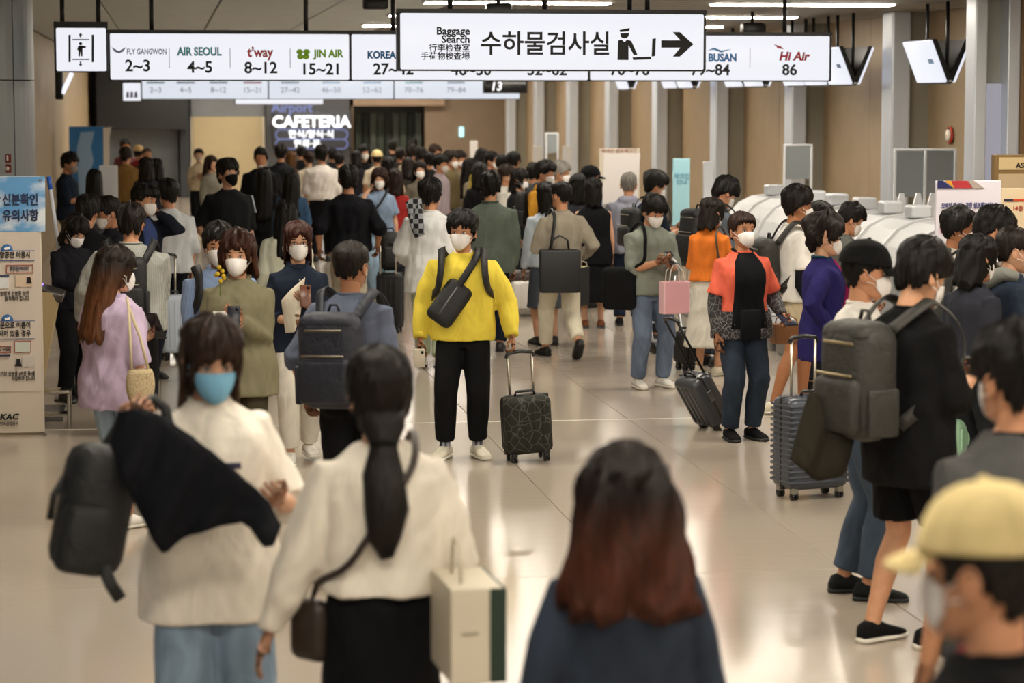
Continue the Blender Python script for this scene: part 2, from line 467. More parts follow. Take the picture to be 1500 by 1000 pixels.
# airline sign
t, at, px = hang_sign('airline_counter_sign', 'very long hanging sign with airline logos and counter numbers', 159, 50, 1217, 118, 150, rods=(222, 449, 577, 951, 1152), splits=(513, 863))
def off(dx): return 1.5 + 6.0 * (dx - 200) / 1000    # the sign drops a little to the right
for x, y, b in ((202, 97, '2~3'), (293, 99, '4~5'), (382, 100, '8~12'), (470, 102, '15~21'), (576, 102, '27~42'), (690, 103, '46~50'), (801, 103, '52~62'), (922, 103, '70~76'), (1040, 103, '79~84'), (1156, 103, '86')):
    text(b, px(23), at(x, y), INK, t, weight=.0035)
for x, y, b, sz, c, kx, sh in ((215, 76, 'FLY GANGWON', 11, '#7f92c0', .7, 0), (292, 76, 'AIR SEOUL', 16, '#2fb0c4', .82, 0), (381, 77, 't’way', 20, '#c8102e', .85, 0), (481, 79, 'JIN AIR', 15, '#8cc814', .9, 0),
                      (575, 81, 'KOREAN AIR', 15, '#1668a8', .85, 0), (1046, 85, 'AIR BUSAN', 16, '#1f77c0', .85, 0), (1162, 83, 'Hi Air', 18, '#b01030', 1, .2)):
    text(b, px(sz), at(x, y), mat('gloss', c), t, sx=kx, shear=sh, weight=.0045 if sz > 12 else .0015)
for x in (248, 337, 425, 635, 745, 975, 1098):
    a = at(x, 85); obj('divider', MB().box(a, (.006, .006, px(28))), mat('gloss', '#b9b9c6'), t, smooth=False)
flat('wing_logo', [(163, 69), (174, 75), (185, 69), (180, 76), (174, 78), (168, 76)], at, mat('gloss', '#8fa0c8'), t)
for dx, dy in ((-5, -3), (5, -3), (-4, 4), (4, 4)):
    a = at(444 + dx, 79 + dy); obj('butterfly_logo', MB().ell(a, (px(5), .004, px(4))), mat('gloss', '#8cc814'), t)
flat('bird_logo', [(1133, 65), (1143, 68), (1148, 72), (1139, 71)], at, mat('gloss', '#c04050'), t)
flat('wave_logo', [(1036, 74), (1045, 70), (1056, 74), (1071, 72), (1056, 77), (1045, 73)], at, mat('gloss', '#3a88c8'), t)
# elevator sign
t, at, px = hang_sign('lift_sign', 'square hanging sign with a black lift pictogram', 80, 40, 157, 105, 152, rods=(91, 144), top=.055)
for x in (102, 136): flat('shaft_bar', [(x - 1.6, 51), (x + 1.6, 51), (x + 1.6, 91), (x - 1.6, 91)], at, INK, t)
for y in (58, 87): flat('car_bar', [(106, y - .8), (131, y - .8), (131, y + .8), (106, y + .8)], at, INK, t)
flat('arrow', [(118, 48), (121, 52), (119, 52), (119, 55), (117, 55), (117, 52), (115, 52)], at, INK, t)
flat('arrow', [(118, 97), (121, 94), (119, 94), (119, 90), (117, 90), (117, 94), (115, 94)], at, INK, t)
obj('figure_head', MB().ell(at(118, 64), (px(2.4), .004, px(2.4))), INK, t)
flat('figure_body', [(115, 67), (121, 67), (126, 68), (126, 70), (121, 71), (121, 82), (119, 83), (118, 75), (117, 83), (115, 82), (115, 74), (113, 73)], at, INK, t)
# far repeats
t, at, px = hang_sign('airline_counter_sign', 'far hanging airline sign, dim copy below the long one', 207, 112, 762, 145, 80, splits=(393, 577), d=.1, rods=(240, 480, 730), face=mat('glow', '#eef4ff', e=SIGN_GLOW * .9))
for x, b in ((228, '2~3'), (272, '4~5'), (320, '8~12'), (370, '15~21'), (425, '27~42'), (485, '46~50'), (545, '52~62'), (606, '70~76'), (668, '79~84')):
    text(b, px(11), at(x, 132), mat('gloss', '#7f93b8'), t); a = at(x, 121); obj('logo_bar', MB().box(a, (px(26), .004, px(2.4))), mat('gloss', ['#7fc0d0', '#d06080', '#90b0d8'][int(x) % 3]), t, smooth=False)
t, at, px = hang_sign('toilet_sign', 'small square white hanging sign with three figures', 179, 121, 207, 148, 80, d=.1, top=0, rods=(186, 200))
for dx in (-6, 0, 6): flat('figure', [(193 + dx - 1.5, 134), (193 + dx + 1.5, 134), (193 + dx + 2.4, 143), (193 + dx - 2.4, 143)], at, mat('gloss', '#9a9ac8'), t)
t, at, px = hang_sign('direction_sign', 'farthest low white hanging sign before the cafeteria', 344, 140, 474, 153, 68, d=.1, top=0, rods=(360, 458))
t, at, px = hang_sign('gate_number_sign', 'black hanging box with white number 13', 709, 119, 772, 136, 84, d=.12, top=0, rods=(718, 762), face=mat('gloss', '#101014'))
for x_, b in ((722, '1'), (731, '3')): text(b, px(17), at(x_, 127), mat('glow', '#ffffff', e=1.2), t, shear=.15, weight=.004)
# cafeteria sign
t, at, px = hang_sign('cafeteria_sign', 'glowing white cafeteria sign on the dark grey wall', 399, 163, 514, 218, FPX / ((YW - .45) * cos(PSI)) , d=.08, top=0, face=mat('paint', '#3b3d44'))
text('CAFETERIA', px(23), at(456, 179), mat('glow', '#ffffff', e=1.6), t, weight=.012)
text('한식/양식·식', px(13), at(456, 197), mat('glow', '#ffffff', e=1.4), t, weight=.006)
text('면류·음', px(13), at(450, 211), mat('glow', '#ffffff', e=1.4), t, weight=.006)
for y in (197, 211):
    a, b = at(404, y), at(509, y); zz = a[2]; r = px(7)
    pts = [(a[0] + r - r * sin(q) if q < pi else b[0] - r - r * sin(q), a[1], zz + r * cos(q)) for q in [pi * i / 8 for i in range(9)] + [pi + pi * i / 8 for i in range(9)]]
    obj('neon_outline', MB().tube(pts, .015, 6, closed=True), mat('glow', '#8f9ee8', e=.5), t)
bl = PY(427, 158, YW - .5)
text('Airport', .34, (bl.x - t.location.x, -.02, bl.z - t.location.z), mat('glow', '#8f9ee8', e=.5), t, weight=.006)

# V-shaped hanging screens over the counters
k_ = 0
scr_names = ['nearest the right edge of the picture', 'second from the right edge', 'third from the right edge', 'fourth from the right edge', 'fifth from the right edge', 'sixth from the right edge', 'seventh from the right edge', 'eighth from the right edge', 'ninth from the right edge', 'tenth from the right edge']
def vscreen(y0):
    global k_
    t = thing('hanging_screen', 'V-shaped white counter screen on black rods, %s' % scr_names[k_], 'screen', (7.95, y0, 2.65), 0, 'V-shaped screens over the counters'); k_ += 1
    L = .95
    out = [(-.20, .46), (-.03, .03), (0, 0), (.03, .03), (.20, .46), (.15, .46), (0, .1), (-.15, .46)]
    obj('shell', MB().rings([[Vector((x, yy, z)) for x, z in out] for yy in (0, L)]), BLK, t, smooth=False)
    for sg in (-1, 1):
        a = math.atan2(.17 * sg, .43)
        M = Matrix.Rotation(a, 3, 'Y')
        obj('screen', MB().rbox((sg * .128, L / 2, .235), (.03, L, .46), .012, M=M), mat('glow', '#f1f4ff', e=SIGN_GLOW), t)
        obj('screen_mark', MB().rbox((sg * .1475 + .0, .2, .235), (.004, .16, .05), .002, M=M), mat('gloss', '#6a86a8'), t, smooth=False)
    for yy in (.12, .8): obj('hanger_rod', MB().tube([(0, yy, .05), (0, yy, ZC - 2.65)], [.02, .02], 8), BLK, t)
    obj('maker_plate', MB().box((0, -.004, .035), (.035, .006, .018)), mat('gloss', '#dddddd'), t, smooth=False)
for x_ in (1392, 1253, 1216, 1183, 1122, 1092, 1018, 995, 925):
    vscreen(PX(x_, 125, 7.95).y)
# ceiling camera boxes
for i, (x_, y_, s_, lb) in enumerate(((1102, 42, 128, 'black loudspeaker box hung from the ceiling right of the main sign'), (730, 12, 150, 'small black ceiling camera above the main sign'), (550, 6, 150, 'flat black ceiling camera left of the main sign'))):
    p = U(x_, y_, s_); t = thing('ceiling_camera', lb, 'camera', (p.x, p.y, p.z))
    obj('body', MB().rbox((0, 0, 0), (.24, .2, .1 if i else .13), .02), BLK, t)
    obj('mount', MB().tube([(0, 0, .05), (0, 0, ZC - p.z)], [.02, .02], 8), BLK, t)
p = PX(1391, 198, XR - .02); t = thing('wall_alarm', 'round red and white alarm light on the beige wall', 'alarm', (p.x, p.y, p.z))
Mx = Matrix.Rotation(pi / 2, 3, 'Y')
obj('rim', MB().tube([(0, .085 * cos(2 * pi * i / 20), .085 * sin(2 * pi * i / 20)) for i in range(20)], .014, 8, closed=True), mat('gloss', '#b8301e'), t)
obj('lens', MB().ell((-.02, 0, 0), (.03, .07, .07)), mat('gloss', '#e6dccb'), t)

# ---------------------------------------------------------------- counters, pods, boards on the right
PODX = 6.45
def pod(y, lb):
    t = thing('check_in_pod', lb, 'counter', (PODX, y, 0), 0, 'white curved check-in pods')
    prof = [(0, 0), (0, .80), (.03, 1.0), (.1, 1.16), (.22, 1.29), (.38, 1.37), (.62, 1.40), (.8, 1.35), (.9, 1.25), (.9, 0)]
    obj('hood', MB().rings([[Vector((x, yy, z)) for x, z in prof] for yy in (.01, .03, .80, .82)]), mat('gloss', '#a4a6a9', rough=.35), t, smooth=False)
    prof2 = [(-.012 + .0 * x, z) if i < 2 else (x - .012, z + .012) for i, (x, z) in enumerate(prof[:9])] + [(.912, 1.3), (.912, 0)]
    obj('rib', MB().rings([[Vector((x, yy, z)) for x, z in prof2] for yy in (-.02, .012)]), mat('gloss', '#cfd0d2'), t, smooth=False)
    obj('ticket_printer', MB().rbox((.55, .4, 1.45), (.2, .24, .12), .02), mat('gloss', '#c4c7cc'), t, smooth=False)
    obj('scale_plate', MB().rbox((-.25, .4, .14), (.5, .7, .28), .02), mat('metal', '#9a9da0'), t, smooth=False)
yq = PX(1368, 330, PODX).y
for i in range(5): pod(yq + .9 * i, 'white curved check-in pod, %s of the near row' % ['first', 'second', 'third', 'fourth', 'fifth'][i])
yq2 = PX(1165, 330, PODX).y
for i in range(4): pod(yq2 + .9 * i, 'white curved check-in pod, %s of the far row' % ['first', 'second', 'third', 'fourth'][i])
# fins and glass screens standing behind the pods
for i, x_ in enumerate((1316, 1340, 1361)):
    p = U(x_, 290, 142)
    o = obj('divider_fin', MB().rings([[Vector((x, yy, z)) for x, z in ((-.13, -1.2), (.16, -1.2), (.12, -.25), (.06, .05), (.02, .05), (-.06, -.25))] for yy in (0, .03)]), mat('gloss', '#eceff4'), None, smooth=False)
    o.location = (p.x, p.y, p.z); tag(o, 'white slanted divider fin behind the pods, %s from the left' % ['first', 'second', 'third'][i], 'divider', 'white fins behind the pods')
def glass_screen(x0, y0, x1, y1, s, lb, n):
    c = U((x0 + x1) / 2, (y0 + y1) / 2, s); Y = c.y; a, b = PY(x0, y0, Y), PY(x1, y1, Y)
    t = thing('glass_screen', lb, 'screen', (c.x, Y, 0))
    w = (b.x - a.x) / n
    for i in range(n):
        obj('pane', MB().rbox((a.x - c.x + w * (i + .5), 0, (a.z + b.z) / 2), (w - .02, .015, a.z - b.z), .004, seg=1), mat('gloss', '#8f9599', rough=.12), t, smooth=False)
    for i in range(n + 1):
        obj('frame_post', MB().rbox((a.x - c.x + w * i, -.01, a.z / 2), (.03, .03, a.z), .006), mat('gloss', '#dfe3e8'), t, smooth=False)
    obj('frame_rail', MB().rbox(((a.x + b.x) / 2 - c.x, 0, a.z + .012), (b.x - a.x + .03, .03, .025), .006), mat('gloss', '#dfe3e8'), t, smooth=False)
    obj('counter_top', MB().rbox(((a.x + b.x) / 2 - c.x, .1, 1.05), (b.x - a.x + .3, .5, .05), .01), mat('gloss', '#d8d8d8'), t, smooth=False)
    obj('counter_body', MB().rbox(((a.x + b.x) / 2 - c.x, .12, .52), (b.x - a.x + .26, .44, 1.03), .01), mat('gloss', '#b9b4aa'), t, smooth=False)
glass_screen(1311, 221, 1398, 288, 138, 'two-pane grey glass screen behind the check-in pods', 2)
glass_screen(1149, 214, 1188, 262, 116, 'single grey glass screen behind the far pods', 1)
glass_screen(800, 196, 817, 224, 84, 'narrow far glass screen above the queue', 1)
def board(name, lb, x0, y0, x1, y1, s, m, tilt=0, rz=0, legs=True, d=.03):
    c = U((x0 + x1) / 2, y1, s); a = U(x0, y0, s); b = U(x1, y1, s)
    w = (b - a).x; h = a.z - b.z
    t = thing(name, lb, 'sign', (c.x, c.y, 0), rz)
    M = Matrix.Rotation(tilt, 3, 'X')
    o = obj('panel', MB().rbox((0, 0, b.z + h / 2), (w, d, h), .006, M=None), m, t, smooth=False)
    if legs:
        for sx in (-.4, .4): obj('leg', MB().tube([(sx * w, .02, 0), (sx * w, .02, b.z + .05)], [.012, .012], 8), mat('metal', '#b0b0b0'), t)
        obj('base', MB().rbox((0, .02, .015), (w * .9, .3, .03), .008), mat('metal', '#8a8a8a'), t, smooth=False)
    def at(px, py): p = U(px, py, s); return (p.x - c.x, -d / 2 - .003, p.z)
    return t, at, s
t, at, s_ = board('notice_board', 'white notice board with red and navy Korean lettering on right', 1366, 264, 1467, 372, 192, mat('gloss', '#d9d6e2'))
flat('colour_band', [(1367, 264), (1375, 264), (1391, 275), (1367, 275)], at, mat('gloss', '#2c3060'), t)
flat('colour_band', [(1378, 264), (1387, 264), (1392, 275)], at, mat('gloss', '#d89a30'), t)
flat('colour_band', [(1388, 264), (1412, 264), (1420, 275), (1393, 275)], at, mat('gloss', '#b03a40'), t)
flat('colour_band', [(1413, 264), (1422, 264), (1438, 275), (1421, 275)], at, mat('gloss', '#a89c94'), t)
text('모바일 앱 또는 공항 셀프체크인으로', 9.2 / s_, at(1417, 301), mat('gloss', '#3a3f78'), t, sx=.62, weight=.0006)
text('탑승권을 미리', 17 / s_, at(1374, 317), mat('gloss', '#a82a34'), t, align='LEFT', sx=.85, weight=.001)
text('준비하세요', 17 / s_, at(1372, 334), mat('gloss', '#a82a34'), t, align='LEFT', sx=.85, weight=.001)
t, at, s_ = board('airline_desk_sign', 'brown framed beige desk sign at the right edge', 1449, 226, 1560, 330, 182, mat('paint', '#7c6238'), d=.08)
flat('name_plate', [(1455, 230), (1558, 230), (1558, 248), (1455, 248)], at, mat('gloss', '#c9b48a'), t)
flat('lower_plate', [(1455, 254), (1558, 254), (1558, 328), (1455, 328)], at, mat('gloss', '#b7a385'), t)
text('ASIANA AIRLINES', 11 / s_, (at(1481, 242)[0], at(1481, 242)[1] - .008, at(1481, 242)[2]), INK, t, align='LEFT', weight=.0008)
t, at, s_ = board('leaflet_board', 'low beige board with red lettering behind the white notice board', 1462, 275, 1560, 335, 187, mat('gloss', '#d8c6a6'))
flat('colour_band', [(1466, 291), (1480, 291), (1480, 294), (1466, 294)], at, mat('gloss', '#2a2a40'), t)
flat('colour_band', [(1480, 291), (1540, 291), (1540, 294), (1480, 294)], at, mat('gloss', '#c04a30'), t)
text('14층 이용안내', 9 / s_, at(1479, 305), mat('gloss', '#b03a30'), t, align='LEFT')
t, at, s_ = board('blue_banner', 'pale turquoise leaning banner behind the queue', 984, 232, 1011, 330, 118, mat('gloss', '#a9dbe8'))
text('체크인\n안내', 9 / s_, at(997, 262), mat('gloss', '#6fa6c0'), t)
t, at, s_ = board('white_banner', 'narrow white standing banner right of the turquoise banner', 1029, 236, 1044, 330, 124, mat('gloss', '#e6ebf2'), d=.08)
t, at, s_ = board('queue_board', 'large pale board with red heading above the queue', 876, 217, 938, 300, 104, mat('gloss', '#cfc6b6'))
flat('sheet', [(882, 224), (937, 224), (934, 298), (882, 298)], at, mat('gloss', '#dedad8'), t)
text('국내선 셀프체크인', 7 / s_, at(905, 221), mat('gloss', '#8a4a4a'), t)
text('이용안내', 8 / s_, at(905, 262), mat('gloss', '#c89a98'), t)
for i, (x0_, x1_, y0_, s_) in enumerate(((780, 795, 214, 80), (823, 838, 214, 88), (688, 700, 206, 70))):
    board('white_screen', 'far white counter screen %s' % ['left of the narrow glass screen', 'right of the narrow glass screen', 'beside the pale far column'][i], x0_, y0_, x1_, 262, s_, mat('gloss', '#d8d6d2'))
p = PY(676, 193, YW + .06); o = obj('exit_light', MB().rbox((0, 0, 0), (.12, .06, .26), .02), mat('glow', '#b8f0f4', e=1.3)); o.location = p; tag(o, 'small glowing turquoise exit light on the far wall', 'light')

# ---------------------------------------------------------------- left: banner, kiosk, display
t, at, s_ = board('standing_banner', 'tall printed Korean notice banner at the left edge', -52, 257, 68, 634, 196, mat('paint', '#cfc4b4'), legs=False, d=.02)
flat('sky_print', [(-52, 257.5), (67.5, 257.5), (67.5, 337.6), (-52, 337.6)], at, mat('cloudy', '#5f9bd0'), t)
flat('sheet', [(-52, 338), (55, 338), (60, 343), (60, 572), (-52, 572)], at, mat('paint', '#d3c7bb'), t)
def at2(px, py, k=.008): a = at(px, py); return (a[0], a[1] - k, a[2])
NAVY = mat('gloss', '#1d2a50', rough=.6)
text('신분확인', 18 / s_, at2(32, 292), NAVY, t, sx=.78, weight=.0022)
text('유의사항', 18 / s_, at2(32, 315), NAVY, t, sx=.78, weight=.0022)
text('한', 18 / s_, at2(-3, 292), NAVY, t, sx=.78, weight=.0022)
for y, lines in ((371, ('항공편 이용시',)), (474, ('영문으로 이름이', '되어 있을 경우'))):
    c = at2(12, y - 7); obj('round_icon', MB().ell(c, (8.5 / s_, .004, 8.5 / s_), n=20), mat('gloss', '#3a6ea8'), t)
    flat('icon_mark', [(8, y - 10), (16, y - 12), (16, y - 8), (9, y - 7)], lambda a, b: at2(a, b, .013), mat('gloss', '#ffffff'), t)
    yy = y - 6
    flat('rule', [(-52, yy), (52, yy), (52, yy + 1), (-52, yy + 1)], lambda a, b: at2(a, b, .009), mat('gloss', '#3a5a98'), t)
    flat('panel_fill', [(-52, yy + 1), (52, yy + 1), (52, yy + 12 * len(lines) + 2), (-52, yy + 12 * len(lines) + 2)], lambda a, b: at2(a, b, .009), mat('paint', '#d3c7bb'), t)
    for i, b in enumerate(lines): text(b, 10.5 / s_, at2(46, yy + 7 + 12 * i, .016), INK, t, align='RIGHT', sx=.72, weight=.001)
    yy2 = yy + 12 * len(lines) + 2
    flat('rule', [(-52, yy2), (52, yy2), (52, yy2 + 1), (-52, yy2 + 1)], lambda a, b: at2(a, b, .009), mat('gloss', '#3a5a98'), t)
def frame_box(x0, y0, x1, y1, col, w=.8):
    for q in ([(x0, y0), (x1, y0), (x1, y0 + w), (x0, y0 + w)], [(x0, y1 - w), (x1, y1 - w), (x1, y1), (x0, y1)], [(x0, y0), (x0 + w, y0), (x0 + w, y1), (x0, y1)], [(x1 - w, y0), (x1, y0), (x1, y1), (x1 - w, y1)]):
        flat('frame_line', q, lambda a, b: at2(a, b, .009), mat('gloss', col), t)
frame_box(11, 386, 50, 398, '#b0503c'); text('홍길동(990101)', 7 / s_, at2(30, 392), NAVY, t, sx=.62)
flat('id_card', [(24, 402), (49, 402), (49, 418), (24, 418)], lambda a, b: at2(a, b, .008), mat('paint', '#d9c2a8'), t)
flat('portrait', [(41, 404), (46, 404), (47, 411), (48, 413), (39, 413), (41, 411)], lambda a, b: at2(a, b, .014), INK, t)
flat('id_card', [(-6, 402), (14, 402), (14, 420), (-6, 420)], lambda a, b: at2(a, b, .008), mat('paint', '#dfe2e6'), t)
flat('card_bar', [(-6, 401), (15, 401), (15, 403), (-6, 403)], lambda a, b: at2(a, b, .014), NAVY, t)
text('성명과 신분증 상의\n일치해야 합니다', 7.5 / s_, at2(44, 432), INK, t, align='RIGHT', sx=.7)
frame_box(-10, 505, 17, 515, '#b0503c'); text('GIL DONG HEE', 8 / s_, at2(16, 510), INK, t, align='RIGHT', sx=.8)
frame_box(22, 498, 46, 515, '#b0503c'); flat('id_card', [(23, 499), (45, 499), (45, 514), (23, 514)], lambda a, b: at2(a, b, .008), mat('paint', '#c9d0c6'), t)
flat('portrait', [(25, 524), (30, 524), (31, 530), (33, 535), (22, 535), (25, 530)], lambda a, b: at2(a, b, .014), INK, t)
flat('id_card', [(33, 520), (52, 520), (52, 536), (33, 536)], lambda a, b: at2(a, b, .008), mat('paint', '#c9c4bc'), t)
flat('card_bar', [(-6, 518), (16, 518), (16, 520), (-6, 520)], lambda a, b: at2(a, b, .014), NAVY, t)
text('표기된 신분증 (여권 등)을\n지참해야 합니다', 7.5 / s_, at2(52, 550), INK, t, align='RIGHT', sx=.68)
text('KAC', 12 / s_, at2(27, 610), INK, t, align='RIGHT', sx=1.1, shear=.2, weight=.002)
text('한국공항공사', 6 / s_, at2(27, 620), INK, t, align='RIGHT', sx=.8)
obj('pole', MB().tube([(.28, .03, .02), (-.28, .03, 1.9)], [.008, .008], 8), mat('metal', '#909090'), t)
obj('pole', MB().tube([(-.28, .03, .02), (.28, .03, 1.9)], [.008, .008], 8), mat('metal', '#909090'), t)
obj('foot', MB().tube([(.25, .1, .02), (.3, -.08, .012)], [.008, .008], 8), mat('metal', '#909090'), t)
for sx in (-1, 1): obj('grommet', MB().tube([(sx * .29 + .008 * cos(q), -.014, 1.9 + .01 * sin(q)) for q in [pi * i / 5 for i in range(10)]], .004, 6, closed=True), mat('metal', '#806a50'), t)
# self-service kiosk seen from the side
p = U(74, 560, 188); kz = p.x
t = thing('check_in_kiosk', 'beige self check-in kiosk with slanted screen behind the banner', 'kiosk', (p.x - .18, p.y, 0))
obj('body', MB().prism([(-.25, 0), (.06, 0), (.24, .92), (.2, 1.0), (-.25, 1.05)], 0, .55), mat('paint', '#a8926a'), t, smooth=False)
obj('tray', MB().rbox((.19, .27, .98), (.2, .5, .07), .015, M=Matrix.Rotation(.3, 3, 'Y')), mat('gloss', '#3a3430'), t)
obj('screen_housing', MB().prism([(-.12, 1.02), (.1, 1.0), (-.02, 1.55), (-.09, 1.56)], .03, .52), mat('gloss', '#d5d8de'), t, smooth=False)
obj('screen', MB().rbox((.055, .27, 1.28), (.012, .42, .42), .004, M=Matrix.Rotation(-.21, 3, 'Y')), mat('glow', '#cdd8f4', e=.8), t, smooth=False)
obj('status_light', MB().tube([(.11, .05, 1.03), (.11, .5, 1.03)], [.012, .012], 8), mat('glow', '#6a4cff', e=4), t)
obj('plinth', MB().rbox((0, .27, .03), (.55, .6, .06), .01), mat('metal', '#808080'), t, smooth=False)
a, b = U(72, 258, 176), U(90, 392, 176)
t = thing('slanted_pole', 'slanted white pole with a blue tip beside the banner', 'pole', (b.x, b.y, 0))
v = a - b; obj('tube', MB().tube([(-v.x * .85, 0, b.z - v.z * .85), (v.x * .88, 0, b.z + v.z * .88)], [.016, .016], 8), mat('gloss', '#dfe4f0'), t)
obj('tip', MB().tube([(v.x * .86, 0, b.z + v.z * .86), (v.x, 0, b.z + v.z)], [.019, .019], 8), mat('gloss', '#2f62c8'), t)
obj('base', MB().tube([(-v.x * .85, 0, 0), (-v.x * .85, 0, b.z - v.z * .8)], [.02, .02], 8), mat('metal', '#808080'), t)
obj('foot', MB().rbox((-v.x * .85, 0, .01), (.3, .3, .02), .008), mat('metal', '#707070'), t)
p = PZ(85, 628); t = thing('metal_footstool', 'low shiny steel luggage stand on the floor beside the banner', 'stand', (p.x - .03, p.y + .12, 0))
obj('top', MB().rbox((0, 0, .28), (.26, .22, .03), .01), mat('metal', '#c8c4ba', rough=.15), t, smooth=False)
for sx in (-.115, .115):
    for sy in (-.09, .09): obj('leg', MB().rbox((sx, sy, .135), (.03, .03, .27), .006), mat('metal', '#b0aca2', rough=.15), t, smooth=False)
obj('shelf', MB().rbox((0, 0, .1), (.24, .2, .02), .006), mat('metal', '#a8a49a', rough=.2), t, smooth=False)
# blue-white display behind the queue on the left
t, at, s_ = board('blue_display', 'blue and white display stand by the left wall', 103, 185, 157, 355.5, 84, mat('gloss', '#2f78b8'), legs=False, d=.35)
flat('pale_shape', [(119, 193), (139, 192), (134, 215), (138, 235), (130, 260), (131, 325), (119, 325), (115, 250), (114, 215)], at, mat('gloss', '#93b4d6'), t)
flat('white_edge', [(152, 187), (164, 186), (161, 200), (160, 325), (153, 325)], at, mat('gloss', '#e0d8cc'), t)
t, at, s_ = board('white_counter_shell', 'rounded white counter shell beside the blue display', 147, 242, 175, 375.5, 92, mat('gloss', '#dde2ea'), legs=False, d=.4)
p = U(108, 122, 95); t = thing('wall_lamp_box', 'tilted glowing white box light high on the left wall', 'light', (p.x - .1, p.y, p.z))
obj('casing', MB().rbox((-.12, 0, 0), (.12, .3, .5), .02), BLK, t); obj('panel', MB().rbox((0, -.0, 0), (.06, .3, .36), .02, M=Matrix.Rotation(.45, 3, 'Y')), mat('glow', '#eceeff', e=1), t)

# ---------------------------------------------------------------- people: built 1.70 m tall in local space, forward = -Y, own right = -X, then scaled
HZ, HH, HS = 1.585, .117, 1.06                                   # head centre height and half height
_HT = np.array([  # t, half width, front, back
    (-1.0, .022, .074, .020), (-.92, .036, .088, -.002), (-.8, .048, .094, -.038), (-.6, .058, .095, -.060), (-.4, .0655, .0945, -.074), (-.2, .070, .0935, -.086),
    (0., .0735, .091, -.095), (.2, .0765, .093, -.102), (.4, .0775, .0925, -.104), (.6, .073, .084, -.098), (.78, .060, .066, -.080), (.9, .043, .044, -.058), (.97, .024, .020, -.034), (1.0, .004, -.004, -.010)])
def head_pt(az, t):                                    # az from the front, positive to the own left (+X)
    w = np.interp(t, _HT[:, 0], _HT[:, 1]); f = np.interp(t, _HT[:, 0], _HT[:, 2]); b = np.interp(t, _HT[:, 0], _HT[:, 3])
    cy = (f + b) / 2; d = (f - b) / 2
    c, s = np.cos(az), np.sin(az)
    e = 2 / 2.25
    x = w * np.sign(s) * np.abs(s) ** e
    y = cy + d * np.sign(c) * np.abs(c) ** e
    return np.stack([x, -y, t * HH + 0 * az], -1)
def grid_mesh(P, m=0, mb=None, close=True):            # P: rows x cols x 3, wraps round the columns
    mb = mb or MB()
    mb.rings([[Vector(q) for q in row] for row in P], m, (1, 1)); return mb
def head_mesh():
    n = 36
    ts = np.array([-1, -.96, -.9, -.82, -.72, -.64, -.58, -.52, -.45, -.38, -.3, -.22, -.14, -.06, .02, .1, .18, .28, .4, .52, .64, .75, .84, .91, .96, .99, 1.0])
    az = np.linspace(-pi, pi, n, endpoint=False)
    A, T = np.meshgrid(az, ts)
    P = head_pt(A, T)
    P[..., 1] -= .021 * np.exp(-(A / .17) ** 2) * np.clip(1 - np.abs((T + .27) / .3) ** 1.5, 0, 1)       # nose
    P[..., 1] -= .006 * np.exp(-(A / .10) ** 2) * sstep(-.35, .0, T) * (1 - sstep(.05, .2, T))
    P[..., 1] += .008 * np.exp(-((np.abs(A) - .4) / .2) ** 2 - ((T - .02) / .12) ** 2)                   # eye sockets
    P[..., 1] -= .005 * np.exp(-(A / .28) ** 2 - ((T + .56) / .06) ** 2) + .004 * np.exp(-(A / .3) ** 2 - ((T + .85) / .1) ** 2)
    mb = grid_mesh(P)
    for sx in (-1, 1):                                 # ears
        M = Euler((radians(-12), 0, sx * radians(18))).to_matrix()
        mb.ell((sx * .077, .012, -.012), (.009, .019, .032), M, 10)
        mb.tube([Vector((sx * .083, .012, -.012)) + M @ Vector((sx * .004, .017 * cos(q), .029 * sin(q))) for q in [radians(-70 + 250 * i / 8) for i in range(9)]], .0045, 6)
    return mb
HEAD = head_mesh()
def tf(mb, M):
    r = MB(); r.v = [tuple(M @ Vector(v)) for v in mb.v]; r.f = mb.f; r.m = mb.m; return r
def join(a, b):
    o = len(a.v); a.v += b.v; a.f += [tuple(i + o for i in f) for f in b.f]; a.m += b.m; return a

HAIRLINE = {  # azimuth (deg) : lowest hair level t
    'short': ((0, .42), (25, .45), (45, .40), (58, .25), (72, .0), (84, -.05), (98, -.02), (112, -.25), (135, -.5), (180, -.58)),
    'crop': ((0, .55), (25, .58), (45, .55), (58, .42), (72, .15), (84, .05), (98, .0), (112, -.15), (135, -.4), (180, -.5)),
    'fringe': ((0, .32), (30, .32), (48, .28), (60, .1), (72, -.08), (84, -.1), (98, -.05), (112, -.3), (135, -.52), (180, -.6)),
    'full': ((0, .40), (25, .38), (40, .25), (52, -.1), (62, -.5), (75, -.75), (110, -.95), (180, -.98)),
    'bangs': ((0, .24), (28, .2), (40, .10), (50, -.1), (60, -.4), (75, -.8), (110, -.95), (180, -.98)),
    'low': ((0, .45), (25, .45), (45, .38), (60, .2), (75, .0), (92, -.2), (115, -.7), (140, -.95), (180, -.98)),
    'tied': ((0, .5), (25, .5), (45, .42), (58, .3), (72, .1), (84, .05), (98, .0), (112, -.2), (135, -.45), (180, -.5))}
